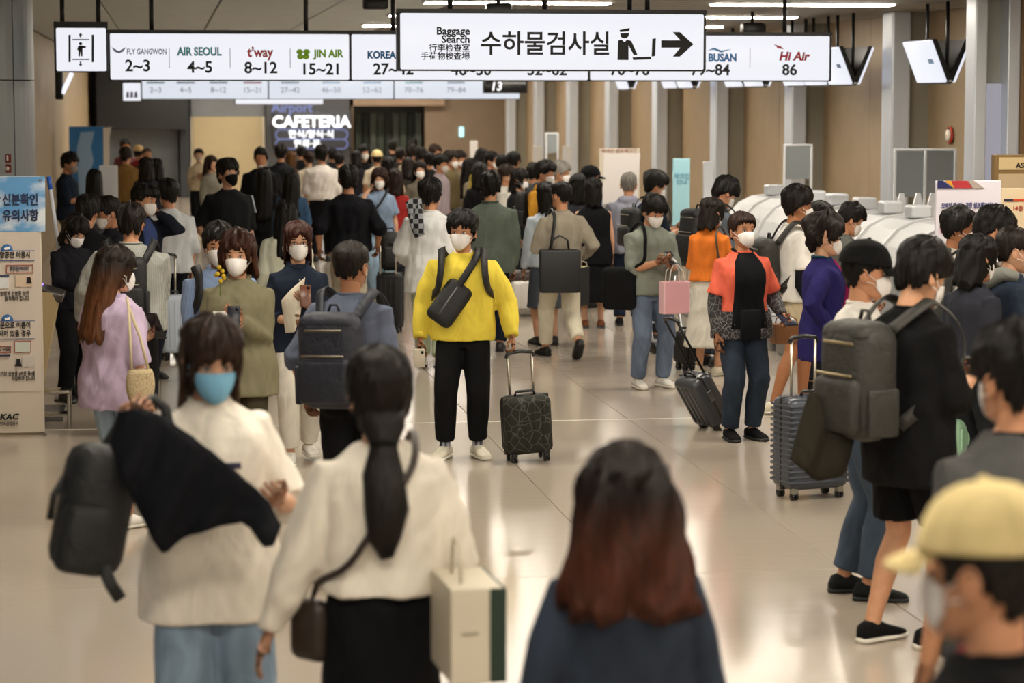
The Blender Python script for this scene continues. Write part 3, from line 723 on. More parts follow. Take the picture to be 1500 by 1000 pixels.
def hair_shell(line, th, rough, seed, top=0, thin=0):
    n = 72; ts = np.linspace(-.98, 1, 44); az = np.linspace(-pi, pi, n, endpoint=False)
    A, T = np.meshgrid(az, ts); P = head_pt(A, T)
    hl = np.array(HAIRLINE[line]); low = np.interp(np.degrees(np.abs(A)), hl[:, 0], hl[:, 1])
    g = np.random.default_rng(seed); nz = 0
    for i in range(4):
        nz = nz + np.sin(A * g.integers(3, 9) + T * g.uniform(-5, 5) + g.uniform(0, 6))
    hf = 0
    for i in range(4):
        hf = hf + np.sin(A * g.integers(13, 30) + T * g.uniform(-14, 14) + 1.5 * np.sin(A * 5 + T * 6 + i) + g.uniform(0, 6))
    m = sstep(-.08, .10, T - low + .03 * nz + .035 * hf)
    C = np.array([0, .008, .012]); D = P - C; D /= np.linalg.norm(D, axis=-1, keepdims=True)
    o = (th + top * sstep(.2, .9, T)) * (1 + rough * nz * .2 + .10 * hf) * m - .012 * (1 - m)
    if thin: o = np.where(np.abs(A) > radians(62), o * (1 - thin * (1 - sstep(.1, .55, T))), o)
    return P + D * o[..., None]
def curtain(z_top, z_end, az0, w0, w1, d0, d1, th, seed, cy0=.012, cy1=.03, wave=.004, taper=.6):   # hair hanging round the back of the head
    R = []; g = np.random.default_rng(seed); n = 26; nz = 14
    ph = g.uniform(0, 6, 5)
    for i in range(nz):
        u = i / (nz - 1); z = z_top + (z_end - z_top) * u
        rp = min(1, u / .22); rp = rp * (2 - rp); W = (w0 + (w1 - w0) * (u ** .8)) - .014 * (1 - rp); D = -.014 * (1 - rp) + d0 + (d1 - d0) * u; cy = cy0 + (cy1 - cy0) * u
        t = th * (1 - (1 - taper) * max(0, (u - .6) / .4)); a0 = az0 + .15 * u * u
        o, q = [], []
        for j in range(n):
            a = a0 + (2 * pi - 2 * a0) * j / (n - 1)
            wv = wave * (sin(9 * a + ph[0] + 3 * u) + .7 * sin(17 * a + ph[1] - 4 * u) + .8 * sin(5 * a + 9 * u + ph[2]))
            en = min(1, .35 + 3 * min(j, n - 1 - j) / (n - 1))
            zz = z + (.018 * sin(7 * a + ph[3]) + .012 * sin(15 * a + ph[4])) * (u ** 4)
            o.append(Vector(((W + wv) * sin(a), cy - (D + wv) * cos(a), zz)))
            q.append(Vector(((W - t * en) * sin(a), cy - (D - t * en) * cos(a), zz)))
        R.append(o + q[::-1])
    return MB().rings(R)
def mask_mesh(boat=True, low=0):
    nu, nv = 15, 11; mb = MB(); out, inn = [], []
    for i in range(nv):
        v = i / (nv - 1); ro, ri = [], []
        for j in range(nu):
            u = -1 + 2 * j / (nu - 1); az = u * radians(66)
            t0 = -.02 - .20 * u * u; t1 = -1.0 + .42 * u * u
            t = t0 + (t1 - t0) * v - low
            p = head_pt(np.array(az), np.array(max(t, -1.0)))
            if t < -1: p[2] -= (-1 - t) * HH
            n_ = np.array([sin(az), -cos(az), 0])
            b = .006 + (.024 * exp(-(u / .42) ** 2) * sin(pi * min(1, .12 + v * .9)) ** .8 if boat else .027 * exp(-(u / .6) ** 2) * sin(pi * (.14 + .8 * v)) ** .7)
            ro.append(Vector(p + n_ * b)); ri.append(Vector(p + n_ * (b - .004)))
        out.append(ro); inn.append(ri)
    R = [o + q[::-1] for o, q in zip(out, inn)]
    mb.rings(R)
    for sx in (-1, 1):
        for v in (1, nv - 2):
            a = out[v][0 if sx < 0 else -1]
            mb.tube([a, Vector((sx * .074, -.035, (a.z * .6) - .004)), Vector((sx * .081, .018, .012 if v < 3 else -.035))], .0017, 5)
    return mb
MASK_A, MASK_B = mask_mesh(True), mask_mesh(False)

def ik(S, W, l1, l2, pole):
    S, W = Vector(S), Vector(W); d = W - S; L = min(d.length, (l1 + l2) * .998); L = max(L, abs(l1 - l2) + .02)
    u = d.normalized(); a = (l1 * l1 - l2 * l2 + L * L) / (2 * L); h = sqrt(max(l1 * l1 - a * a, 0))
    p = Vector(pole); p = p - u * p.dot(u); p.normalize()
    return S + u * a + p * h, S + u * L
def hand_mesh(mb, W, d, palm, side, curl, k=1.0):      # d: along the hand, palm: palm normal, side: towards the thumb
    d = Vector(d).normalized(); palm = Vector(palm); palm = (palm - d * palm.dot(d)).normalized(); sd = Vector(side); sd = sd - d * sd.dot(d) - palm * sd.dot(palm)
    sd = sd.normalized() if sd.length > 1e-4 else d.cross(palm)
    mb.tube([W - d * .045, W, W + d * .03, W + d * .065, W + d * .092], [(.026, .021), (.027, .019), (.036, .018), (.041, .016), (.036, .011)], 10, ref=sd)
    for i, (o, L, r) in enumerate(((.029, .070, .0088), (.010, .078, .009), (-.010, .072, .0086), (-.029, .056, .0078))):
        P = [W + d * .07 + sd * o * .9]; dd = d.copy(); c = curl * (1 + .12 * i); p = W + d * .09 + sd * o
        P.append(p)
        for q, fr in enumerate((.45, .3, .25)):
            a = c * (.75, 1.0, .8)[q]
            R = Matrix.Rotation(a, 3, d.cross(palm))
            dd = (R @ dd).normalized() if q == 0 else (Matrix.Rotation(a, 3, d.cross(palm)) @ dd).normalized()
            p = p + dd * L * fr; P.append(p)
        mb.tube(P, [r, r * 1.02, r, r * .92, r * .7], 7)
    P = [W + d * .018 + sd * .02, W + d * .038 + sd * .042 + palm * .008, W + d * .064 + sd * .054 + palm * (.012 + .02 * min(curl, 1)), W + d * .088 + sd * (.052 - .02 * min(curl, 1)) + palm * (.018 + .03 * min(curl, 1))]
    mb.tube(P, [.013, .0125, .0105, .0075], 7)
def ring_pts(hw, f, b, z, n=28, e=2.3, cx=0):
    out = []
    for j in range(n):
        a = 2 * pi * j / n; c, s = cos(a), sin(a)
        x = hw * math.copysign(abs(s) ** (2 / e), s); y = (f if c > 0 else b) * math.copysign(abs(c) ** (2 / e), c)
        out.append(Vector((x + cx, -y, z)))
    return out
TOR_M = np.array([(.74, .165, .10, .115), (.82, .17, .102, .12), (.92, .168, .105, .118), (1.05, .148, .105, .10), (1.2, .162, .115, .112), (1.29, .168, .108, .116), (1.335, .164, .094, .108), (1.37, .142, .076, .094), (1.40, .108, .062, .08), (1.43, .074, .054, .066), (1.455, .058, .05, .058)])
TOR_F = np.array([(.74, .160, .10, .118), (.82, .168, .10, .122), (.92, .162, .10, .116), (1.06, .126, .092, .088), (1.2, .145, .12, .10), (1.27, .150, .116, .102), (1.325, .147, .092, .098), (1.365, .125, .07, .086), (1.40, .092, .056, .072), (1.43, .066, .05, .06), (1.455, .052, .046, .054)])
ARMS = {'down': (.232, .05, .815), 'phone': (.07, .27, 1.13), 'phone2': (.05, .29, 1.13), 'chest': (.04, .22, 1.16), 'ear': (.12, .09, 1.47), 'fwd': (.17, .36, 1.06), 'strap': (.14, .14, 1.26), 'bag': (.27, .0, .88), 'belly': (.06, .24, 1.04), 'swingf': (.22, .22, .93), 'swingb': (.25, -.2, .92), 'reach': (.15, .42, 1.12)}
SKIN = '#c08a68'
PEOPLE = {}; SPOTS = []
def T(col, sl='short', hem=.86, ease=.02, kind='cloth', **k): return dict(col=col, sl=sl, hem=hem, ease=ease, kind=kind, **k)
def person(key, label, x, yt, s, yaw, top, bot, hair=('short', '#15110f'), mask='#e9e6e4', hp=0, hy=0, lean=0, R='down', L='down', feet='stand', fem=0, shoe='#1b1b1d', skin=None, wide=1.0, cap=None, glasses=None, Rp=None, Lp=None, curl=.5, roll=0, group=None, toe=8, neckw=1.0):
    for q in range(60):                                # stand clear of everybody placed before, along the line of sight
        s_ = s + (s * s / FPX) * .06 * ((q + 1) // 2) * (1 if q % 2 else -1)
        p0 = U(x, yt, s_)
        if all((p0.xy - o).length > .47 for o in SPOTS): break
    SPOTS.append(p0.xy.copy()); h = p0.z - (.012 if hair else 0); k = h / 1.715
    seed = abs(hash_(key)); skin = skin or ('#cf9f80' if fem else SKIN)
    root = thing('person', label, 'person', (p0.x, p0.y, 0), radians(yaw), group)
    vox = min(max(2.0 / s, .0105), .02)
    fine = s > 130
    TB = (TOR_F if fem else TOR_M).copy(); TB[:, 1] *= wide; TB[:, 2:] *= (1 + (wide - 1) * .8)
    ln = radians(lean)
    def up(v):                                         # upper body leaned forward about the hips
        v = Vector(v)
        if not ln or v.z < .9: return v
        q = min((v.z - .9) / .2, 1); a = ln * q
        r = Matrix.Rotation(a, 3, 'X') @ (v - Vector((0, 0, .92))); return r + Vector((0, 0, .92))
    shx = (.147 if fem else .168) * wide
    # head frame
    neck = up((0, .012, 1.455))
    HM = Euler((0, radians(roll), 0)).to_matrix() @ Matrix.Rotation(radians(hy), 3, 'Z') @ Matrix.Rotation(radians(hp) + ln * .3, 3, 'X')
    def hd(v): return neck + HM @ (Vector(v) + Vector((0, -.012, HZ - 1.455)))
    # the head tips forward, so the root shifts to keep the crown at its place in the picture
    crown = hd((0, .0, HH)); rz = Matrix.Rotation(radians(yaw), 3, 'Z')
    sh = rz @ Vector((crown.x, crown.y, 0)) * k
    root.location.x -= sh.x; root.location.y -= sh.y
    kz = h / (crown.z + .02); k = kz
    HEADM = Matrix.Translation(hd((0, 0, 0))) @ HM.to_4x4() @ Matrix.Scale(HS, 4)
    # arms
    arm = {}
    for nm, sx, spec, pole in (('R', -1, R, Rp), ('L', 1, L, Lp)):
        g = ARMS[spec] if isinstance(spec, str) else spec
        S = up((sx * shx, .008, 1.335)); W = Vector((sx * g[0], -g[1], g[2]))
        pl = pole or ((.3, -1, 0) if spec in ('down', 'bag') else (.5, .25, -1) if spec == 'ear' else (.42, -.45, -.75))
        E, W = ik(S, W, .285, .25, (sx * pl[0], -pl[1], pl[2]))
        arm[nm] = (S, E, W, sx, spec)
    # legs
    FT = {'stand': ((.095, 0, 0), (.095, .0, 0)), 'stand2': ((.10, .05, 0), (.12, -.04, 0)), 'walkR': ((.075, .26, 0), (.075, -.30, .10)), 'walkL': ((.075, -.30, .10), (.075, .26, 0)), 'stepR': ((.08, .14, 0), (.08, -.16, .02)), 'stepL': ((.08, -.16, .02), (.08, .14, 0))}
    fts = FT[feet] if isinstance(feet, str) else feet
    drop = .03 if (isinstance(feet, str) and feet[:4] == 'walk') else 0
    leg = []
    for sx, g in ((-1, fts[0]), (1, fts[1])):
        Hp = Vector((sx * .088, 0, .87 - drop)); A = Vector((sx * g[0], -g[1], .085 + g[2]))
        K, A = ik(Hp, A, .41, .40, (sx * .12, -1, .0))
        leg.append((Hp, K, A, sx, g))
    # ---- body: one skin surface (trunk, limbs), with head and hands grown into it
    mb = MB()
    mb.rings([[up(q) for q in ring_pts(r[1] - .012, r[2] - .012, r[3] - .012, r[0], 20)] for r in TB if r[0] > .81])
    mb.tube([up((0, .012, 1.36)), up((0, .012, 1.44)), hd((0, .012, -.075)), hd((0, .012, 0))], [.066 * neckw, .056 * neckw, .054 * neckw, .045], 14)
    for S, E, W, sx, spec in arm.values():
        f = .9 if fem else 1.0
        mb.tube([S + Vector((-sx * .05, 0, .0)), S, S.lerp(E, .45), E, E.lerp(W, .3), E.lerp(W, .7), W], [.045 * f, .052 * f, .046 * f, .038 * f, .040 * f, .031 * f, .026 * f], 12)
    for Hp, K, A, sx, g in leg:
        f = .95 if fem else 1.0
        mb.tube([Hp + Vector((0, 0, .06)), Hp, Hp.lerp(K, .5), K, K.lerp(A, .32) + Vector((0, .012, 0)), K.lerp(A, .7) + Vector((0, .006, 0)), A, A - Vector((0, 0, .05))], [.078, .082, .070 * f, .055 * f, .056 * f, .042 * f, .036 * f, .034], 12)
    body = obj('body', mb, mat('skin', skin), root, k=k, voxel=max(vox, .011), sm=2)
    ex = tf(HEAD, HEADM)
    hands = {}
    for nm, (S, E, W, sx, spec) in arm.items():
        d = (W - E).normalized()
        if spec in ('phone', 'phone2', 'belly', 'chest', 'reach', 'fwd') or (not isinstance(spec, str) and spec[1] > .15):
            pal = Vector((-sx * .5, .35, .6)); sd = Vector((-sx * .5, -.2, .8)); c = max(curl, .55)
        elif spec == 'ear': pal = Vector((-sx, 0, 0)); sd = Vector((0, .8, .3)); c = .9
        else: pal = Vector((-sx, .1, 0)); sd = Vector((0, -1, 0)); c = curl
        hand_mesh(ex, W, d, pal, sd, c); hands[nm] = W + d * .085
    EXTRA[body.name] = (ex, k)
    # ---- face: eyes, brows
    if fine and abs((yaw + hy + 180) % 360 - 180) < 115:
        for sx in (-1, 1):
            q = head_pt(np.array(sx * .40), np.array(.03)); q = Vector(q) + Vector((0, .0015, 0))
            M = HEADM.to_3x3() @ Matrix.Rotation(sx * .38, 3, 'Z')
            e = obj('eye', MB().ell(HEADM @ q, (.0135, .006, .0062), M, 12), mat('gloss', '#d8cfc8'), root, k=k)
            obj('iris', MB().ell(HEADM @ (q + Vector((0, -.0045, -.0005))), (.0058, .003, .0056), M, 10), mat('gloss', '#120d0a', rough=.1), e, k=k)
            lid = [HEADM @ (q + Matrix.Rotation(sx * .38, 3, 'Z') @ Vector((.0155 * cos(a), -.0035 - .0015 * sin(a), .0012 + .0068 * sin(a)))) for a in [pi * i / 6 for i in range(7)]]
            obj('eyelid', MB().tube(lid, [.0008, .0018, .0024, .0026, .0024, .0018, .0008], 6), mat('skin', '#4a3026'), root, k=k)
            br = [HEADM @ (Vector(head_pt(np.array(sx * (.22 + .42 * i / 5)), np.array(.225 + .05 * sin(pi * (i + 1) / 7)))) + Vector((0, -.001, 0))) for i in range(6)]
            obj('eyebrow', MB().tube(br, [.0025, .0042, .0045, .0042, .0034, .0015], 6), mat('hair', '#1d1612'), root, k=k)
    if mask is None and s > 60:
        P = [HEADM @ (Vector(head_pt(np.array(a), np.array(-.57))) + Vector((0, -.004, 0))) for a in np.linspace(-.27, .27, 7)]
        obj('lips', MB().tube(P, [.002, .006, .0075, .007, .0075, .006, .002], 6), mat('skin', '#a0584c'), root, k=k)
    if mask:
        md, mc, lo = (MASK_B, mask[1:], 0) if mask[0] == 's' else (MASK_A, mask, 0)
        if mask[0] == 'c':                             # worn under the chin
            md, mc = mask_mesh(True, .75), mask[1:]
        obj('face_mask', tf(md, HEADM), mat('cloth', mc), root, k=k)
    if glasses:
        g = MB()
        for sx in (-1, 1):
            c0 = Vector(head_pt(np.array(sx * .40), np.array(.02))) + Vector((0, -.016, -.002))
            g.tube([c0 + Matrix.Rotation(sx * .25, 3, 'Z') @ Vector((.024 * cos(q), 0, .018 * sin(q))) for q in [2 * pi * i / 14 for i in range(14)]], .0017, 5, closed=True)
            g.tube([c0 + Vector((sx * .023, .004, .006)), Vector((sx * .083, .0, .012)), Vector((sx * .083, .03, .005))], .0018, 5)
        g.tube([Vector((-.014, -.117, .004)), Vector((0, -.119, .008)), Vector((.014, -.117, .004))], .0017, 5)
        obj('glasses', tf(g, HEADM), mat('gloss', glasses), root, k=k)
    # ---- hair
    hk, hc = hair[0], hair[1]; hm = mat('hair', hc); tip = hair[2] if len(hair) > 2 else None
    sets = {'short': ('short', .019, .8, .012), 'crop': ('crop', .010, .4, .006), 'fringe': ('fringe', .021, .6, .012), 'bob': ('bangs', .022, .4, .008), 'bobo': ('full', .024, .5, .01), 'long': ('full', .020, .4, .008), 'longb': ('bangs', .021, .4, .008),
            'pony': ('tied', .016, .3, .008), 'low': ('low', .02, .3, .008), 'bun': ('tied', .016, .4, .008), 'curly': ('short', .038, 1.7, .014), 'mid': ('full', .026, .7, .012)}
    ln_, th, rg, tp = sets[hk]
    if tip: hm = mat('hair', hc, tip=tip, z0=round((HZ - .16) * k, 3), z1=round((HZ + .04) * k, 3))
    if hk == 'short': rg = .9
    hs = obj('hair', tf(grid_mesh(hair_shell(ln_, th if not cap else th * .6, rg, seed, tp if not cap else 0, .8 if hk in ('bob', 'bobo', 'mid', 'long', 'longb') else 0)), HEADM), hm, root, k=k)
    cur = None
    hl = hair[3] if len(hair) > 3 else None
    if hk == 'bob': cur = curtain(.09, -.165 if hl is None else hl, radians(68), .096, .094, .112, .108, .036, seed)
    if hk == 'bobo': cur = curtain(.09, -.15 if hl is None else hl, radians(72), .098, .092, .114, .10, .036, seed)
    if hk == 'mid': cur = curtain(.09, -.19 if hl is None else hl, radians(66), .104, .12, .118, .12, .05, seed, wave=.007)
    if hk in ('long', 'longb'):
        e = -.42 if hl is None else hl
        cur = curtain(.09, e, radians(66), .098, .125 if fem < 2 else .17, .116, .075, .045, seed, .012, .085, .006 if fem < 2 else .013, .5)
    if cur: obj('hair_length', tf(cur, HEADM), hm, root, k=k)
    if hk == 'pony':
        e = hl or -.3
        P = [(0, .10, .02), (0, .135, .0), (.0, .135, -.08), (.004, .115, -.16), (.0, .10, e)]
        obj('ponytail', tf(MB().tube(P, [.02, .032, .042, .036, .012], 14), HEADM), hm, root, k=k)
        obj('hair_tie', tf(MB().tube([(0, .108, .018), (0, .122, .010)], [.024, .024], 12), HEADM), mat('cloth', '#101010'), root, k=k)
    if hk == 'low':
        e = hl or -.5
        obj('ponytail', tf(MB().tube([(0, .04, -.02), (0, .075, -.09), (0, .088, -.14), (.006, .125, -.22), (.0, .15, -.32), (.008, .16, e + .06), (.0, .155, e)], [(.07, .05), (.066, .045), (.04, .034), (.062, .042), (.066, .04), (.05, .03), (.02, .012)], 16), HEADM), hm, root, k=k)
        obj('hair_tie', tf(MB().tube([(0, .085, -.128), (0, .09, -.146)], [.042, .042], 14), HEADM), mat('cloth', '#101010'), root, k=k)
    if hk == 'bun': obj('hair_bun', tf(MB().ell((0, .115, .045), (.045, .04, .045)), HEADM), hm, root, k=k)
    if cap:
        g = MB(); n = 36; rows = []
        for t_ in np.linspace(.26, 1, 14):
            a = np.linspace(-pi, pi, n, endpoint=False); P = head_pt(a, np.full(n, t_)); C = np.array([0, .008, .0]); D = P - C; D /= np.linalg.norm(D, axis=-1, keepdims=True)
            rows.append(P + D * (.026 + .012 * sstep(.5, 1, t_)))
        grid_mesh(rows, 0, g)
        cp = obj('cap_crown', tf(g, HEADM), mat('cloth', cap), root, k=k)
        g = MB(); top_, bot_ = [], []
        for i in range(6):
            r_ = i / 5; row, row2 = [], []
            for j in range(13):
                a = radians(-62 + 124 * j / 12); base = head_pt(np.array(a), np.array(.27)); ext_ = .085 * cos(a * 1.05) * r_
                q = Vector(base) * 1.1 + Vector((0, -ext_ - .004, -.022 * r_ * r_ - .012 * abs(sin(a)) * r_)); row.append(q); row2.append(q - Vector((0, 0, .005)))
            top_.append(row + row2[::-1])
        g.rings(top_); obj('cap_brim', tf(g, HEADM), mat('cloth', cap), root, k=k)
        obj('cap_button', tf(MB().ell((0, 0, HH + .038), (.01, .01, .006)), HEADM), mat('cloth', cap), root, k=k)
    # ---- top garment
    def torso(hem, ease, mb=None, z1=1.44, flare=0):
        mb = mb or MB(); R_ = []
        zs = sorted({hem, *[z for z in TB[:, 0] if hem < z < z1], z1, (hem + .92) / 2 if hem < .9 else hem + .01})
        for z in zs:
            hw, f, b = (np.interp(z, TB[:, 0], TB[:, i]) for i in (1, 2, 3))
            e = ease * (1 if z < 1.33 else max(0, (1.46 - z) / .13))
            fl_ = flare * max(0, (1.15 - z))
            straight = max(0, min(1, (1.25 - z) / .2)) * .6
            hw2 = hw + (np.interp(1.25, TB[:, 0], TB[:, 1]) - hw) * straight if z > .95 else hw
            R_.append([up(q) for q in ring_pts(max(hw, hw2) + e + fl_ + .004, f + e * .9 + fl_ + .004, b + e * .9 + fl_ + .004, z, 28)])
        return mb.rings(R_)
    def sleeves(sl, ease, mb):
        for S, E, W, sx, spec in arm.values():
            f = .92 if fem else 1.0
            a = S + Vector((-sx * .06, 0, -.01)); r0 = .056 * f + ease * .42
            if sl == 'short':
                e = S.lerp(E, .80); mb.tube([a, S, S.lerp(E, .4), e], [r0, r0, r0 * .98, .056 * f + ease * .8], 14)
            elif sl == 'half':
                mb.tube([a, S, S.lerp(E, .5), E, E.lerp(W, .15)], [r0, r0, r0 * .95, .052 * f + ease * .7, .05 * f + ease * .7], 14)
            elif sl == 'long':
                mb.tube([a, S, S.lerp(E, .5), E, E.lerp(W, .5), E.lerp(W, .88), E.lerp(W, .97)], [r0, r0, .056 * f + ease * .6, .050 * f + ease * .55, .044 * f + ease * .5, .036 * f + ease * .3, .034 * f + ease * .25], 14)
            elif sl == 'fore':
                mb.tube([S.lerp(E, .62), S.lerp(E, .8), E, E.lerp(W, .5), E.lerp(W, .88), E.lerp(W, .97)], [.046 * f + ease * .5, .05 * f + ease * .55, .050 * f + ease * .55, .044 * f + ease * .5, .036 * f + ease * .3, .034 * f + ease * .25], 14)
            elif sl == 'roll':
                mb.tube([a, S, S.lerp(E, .5), E, E.lerp(W, .4)], [r0, r0, .056 * f + ease * .6, .050 * f + ease * .55, .048 * f + ease * .4], 14)
        return mb
    tk = top['kind']; tm = mat(tk, top['col'], **({'col2': top['col2']} if 'col2' in top else {}), **({'freq': top['freq']} if 'freq' in top else {}))
    nm_ = top.get('name', 'shirt')
    g = torso(top['hem'], top['ease'], flare=top.get('flare', 0))
    if top['sl'] != 'none' and 'sleevecol' not in top: sleeves(top['sl'], top['ease'], g)
    if top.get('hood'):
        g.tube([up((-.10, .03, 1.42)), up((-.07, .09, 1.425)), up((0, .11, 1.41)), up((.07, .09, 1.425)), up((.10, .03, 1.42))], [.03, .042, .05, .042, .03], 10)
    if top.get('sleevecol') and top.get('sleevecol') != 'x':
        keep = dict(arm)
        for a_ in keep:
            arm = {a_: keep[a_]}; g2 = MB(); sleeves('fore', top['ease'], g2); obj('lower_sleeve', g2, mat(top.get('sleevekind', 'cloth'), top['sleevecol']), root, k=k, voxel=vox, sm=3, fold=.004, seed=seed + 1)
        arm = keep
        g3 = MB(); sleeves('short', top['ease'] + .012, g3); join(g, g3)
    obj(nm_, g, tm, root, k=k, voxel=vox, sm=3, fold=.0055 + top['ease'] * .07, seed=seed)
    if top.get('cuff'):
        for S, E, W, sx, spec in arm.values():
            obj('cuff', MB().tube([E.lerp(W, .80), E.lerp(W, .97)], [.036 + top['ease'] * .3] * 2, 14), mat(tk, top['cuff']), root, k=k)
    if top.get('collar'):
        P = [up((.066 * sin(a), .008 - (.066 if cos(a) > 0 else .062) * cos(a), 1.448 - .032 * max(cos(a), 0))) for a in [2 * pi * i / 18 for i in range(18)]]
        obj('collar', MB().tube(P, [(.010, .024)] * 18, 8, ref=(0, 0, 1), closed=True), mat('cloth', top['collar']), root, k=k)
    elif top.get('neck', 1):
        P = [up((.064 * sin(a), .010 - .060 * cos(a), 1.440 - .026 * max(cos(a), 0))) for a in [2 * pi * i / 18 for i in range(18)]]
        obj('neckband', MB().tube(P, .010, 8, closed=True), mat('cloth' if tk in ('stripe', 'print', 'plaid') else tk, top.get('neckcol', top['col'])), root, k=k)
    if top.get('open'):                                # front panel of the shirt shown between the open edges
        R_ = []; oc, ow = top['open'][0], top['open'][1]; zlo = top['open'][2] if len(top['open']) > 2 else top['hem'] + .005
        for z in np.linspace(zlo, 1.43, 9):
            hw, f, b = (np.interp(z, TB[:, 0], TB[:, i]) for i in (1, 2, 3)); e = top['ease'] * (1 if z < 1.33 else max(0, (1.46 - z) / .13)) + .022
            w = ow * (1 - .25 * (z - .9)); row = []
            for j in range(9):
                a = -w + 2 * w * j / 8; c, s_ = cos(a), sin(a)
                row.append(up((( hw + e) * math.copysign(abs(s_) ** (2 / 2.3), s_), -(f + e * .95) * abs(c) ** (2 / 2.3), z)))
            inn_ = [q + Vector((0, .03, 0)) for q in row]
            R_.append(row + inn_[::-1])
        obj('inner_shirt', MB().rings(R_), mat('cloth', oc), root, k=k)
    if top.get('print'):
        for (cx, cz, w, hh, c) in top['print']:
            yy = -np.interp(cz, TB[:, 0], TB[:, 2 if top.get('pside', 1) > 0 else 3]) - top['ease'] - .012
            obj('chest_print', MB().rbox(up((cx, yy * top.get('pside', 1), cz)), (w, .008, hh), .003), mat('gloss', c), root, k=k)
    # ---- lower garment
    kd, bc = bot[0], bot[1]; bk = bot[3] if len(bot) > 3 else 'cloth'
    g = MB()
    if kd in ('trousers', 'shorts', 'wide', 'slim', 'crop'):
        e = {'trousers': .018, 'wide': .036, 'slim': .007, 'shorts': .03, 'crop': .02}[kd]
        g.rings([ring_pts(np.interp(z, TB[:, 0], TB[:, 1]) + .006 - (.02 if z < .8 else 0), np.interp(z, TB[:, 0], TB[:, 2]) + .006, np.interp(z, TB[:, 0], TB[:, 3]) + .006, z - drop, 24) for z in (.78, .84, .92, 1.0, 1.06)])
        for Hp, K, A, sx, gg in leg:
            if kd == 'shorts':
                g.tube([Hp + Vector((0, 0, .04)), Hp.lerp(K, .2), Hp.lerp(K, .6), Hp.lerp(K, bot[2])], [.088 + e * .3, .094 + e * .4, .088 + e * .6, .084 + e * .7], 16)
            else:
                end = K.lerp(A, bot[2])
                g.tube([Hp + Vector((0, 0, .04)), Hp.lerp(K, .25), Hp.lerp(K, .65), K, K.lerp(A, .35) + Vector((0, .008, 0)), K.lerp(A, .7), end], [.086, .088 + e * .5, .078 + e * .8, .066 + e, .062 + e, .052 + e * 1.1, .048 + e * 1.1], 16)
        obj('shorts' if kd == 'shorts' else 'trousers', g, mat(bk, bc), root, k=k, voxel=vox, sm=3, fold=.005, seed=seed + 2)
        if fine and kd != 'shorts' and bot[2] < .98 and len(bot) > 4:
            for Hp, K, A, sx, gg in leg:
                obj('sock', MB().tube([K.lerp(A, .8), A, A - Vector((0, 0, .03))], [.041, .038, .04], 12), mat('stripe', bot[4], col2='#3a3f55', freq=9), root, k=k)
    elif kd == 'skirt':
        hz = bot[2]; R_ = []
        for z in sorted({hz, .5 * (hz + .8), .80, .92, 1.0, 1.05}):
            f = max(0, (.8 - z)) * (bot[4] if len(bot) > 4 else .1); zz = max(z, .74)
            R_.append(ring_pts(np.interp(zz, TB[:, 0], TB[:, 1]) + .012 + f, np.interp(zz, TB[:, 0], TB[:, 2]) + .012 + f, np.interp(zz, TB[:, 0], TB[:, 3]) + .012 + f, z, 30))
        g.rings(R_); obj('skirt', g, mat(bk, bc), root, k=k, voxel=vox, sm=2, fold=.006, seed=seed + 2)
    # ---- shoes
    for Hp, K, A, sx, gg in leg:
        lift = gg[2]; pit = min(.9, lift * 6.5) if lift > .03 else 0
        M = Matrix.Rotation(sx * radians(toe), 3, 'Z') @ Matrix.Rotation(-pit * -1, 3, 'X')
        prof = ((-.075, .022, .05), (-.06, .036, .085), (-.02, .040, .10), (.03, .040, .092), (.075, .046, .072), (.12, .050, .056), (.155, .046, .046), (.18, .032, .038), (.188, .016, .03))
        def sec(fwd, w, z0, z1, n=14):
            return [A + M @ Vector((w * cos(2 * pi * j / n), -fwd, -.085 + (z0 + z1) / 2 + (z1 - z0) / 2 * math.copysign(abs(sin(2 * pi * j / n)) ** .7, sin(2 * pi * j / n)))) for j in range(n)]
        so = obj('shoe', MB().rings([sec(f, w, .012, t_) for f, w, t_ in prof]), mat('leather' if shoe in ('#1b1b1d', '#0e0e10') else 'cloth', shoe if isinstance(shoe, str) else shoe[0]), root, k=k)
        obj('sole', MB().rings([sec(f * 1.03, w + .004, 0, .026) for f, w, t_ in prof]), mat('gloss', '#d9d4c8' if (not isinstance(shoe, str) or shoe[1] in 'ef') else '#17171a', rough=.6), so, k=k)
    root['hand_scale'] = k
    MW = Matrix.Translation(root.location) @ Matrix.Rotation(radians(yaw), 4, 'Z') @ Matrix.Scale(k, 4)
    info = dict(root=root, k=k, yaw=radians(yaw), M=MW, R=MW @ hands['R'], L=MW @ hands['L'], up=up, TB=TB, hd=hd, label=label, shx=shx, ease=top['ease'], arm=arm)
    del root['hand_scale']
    PEOPLE[key] = info
    return info
def hash_(s):
    v = 7
    for c in s: v = (v * 131 + ord(c)) % 99991
    return v

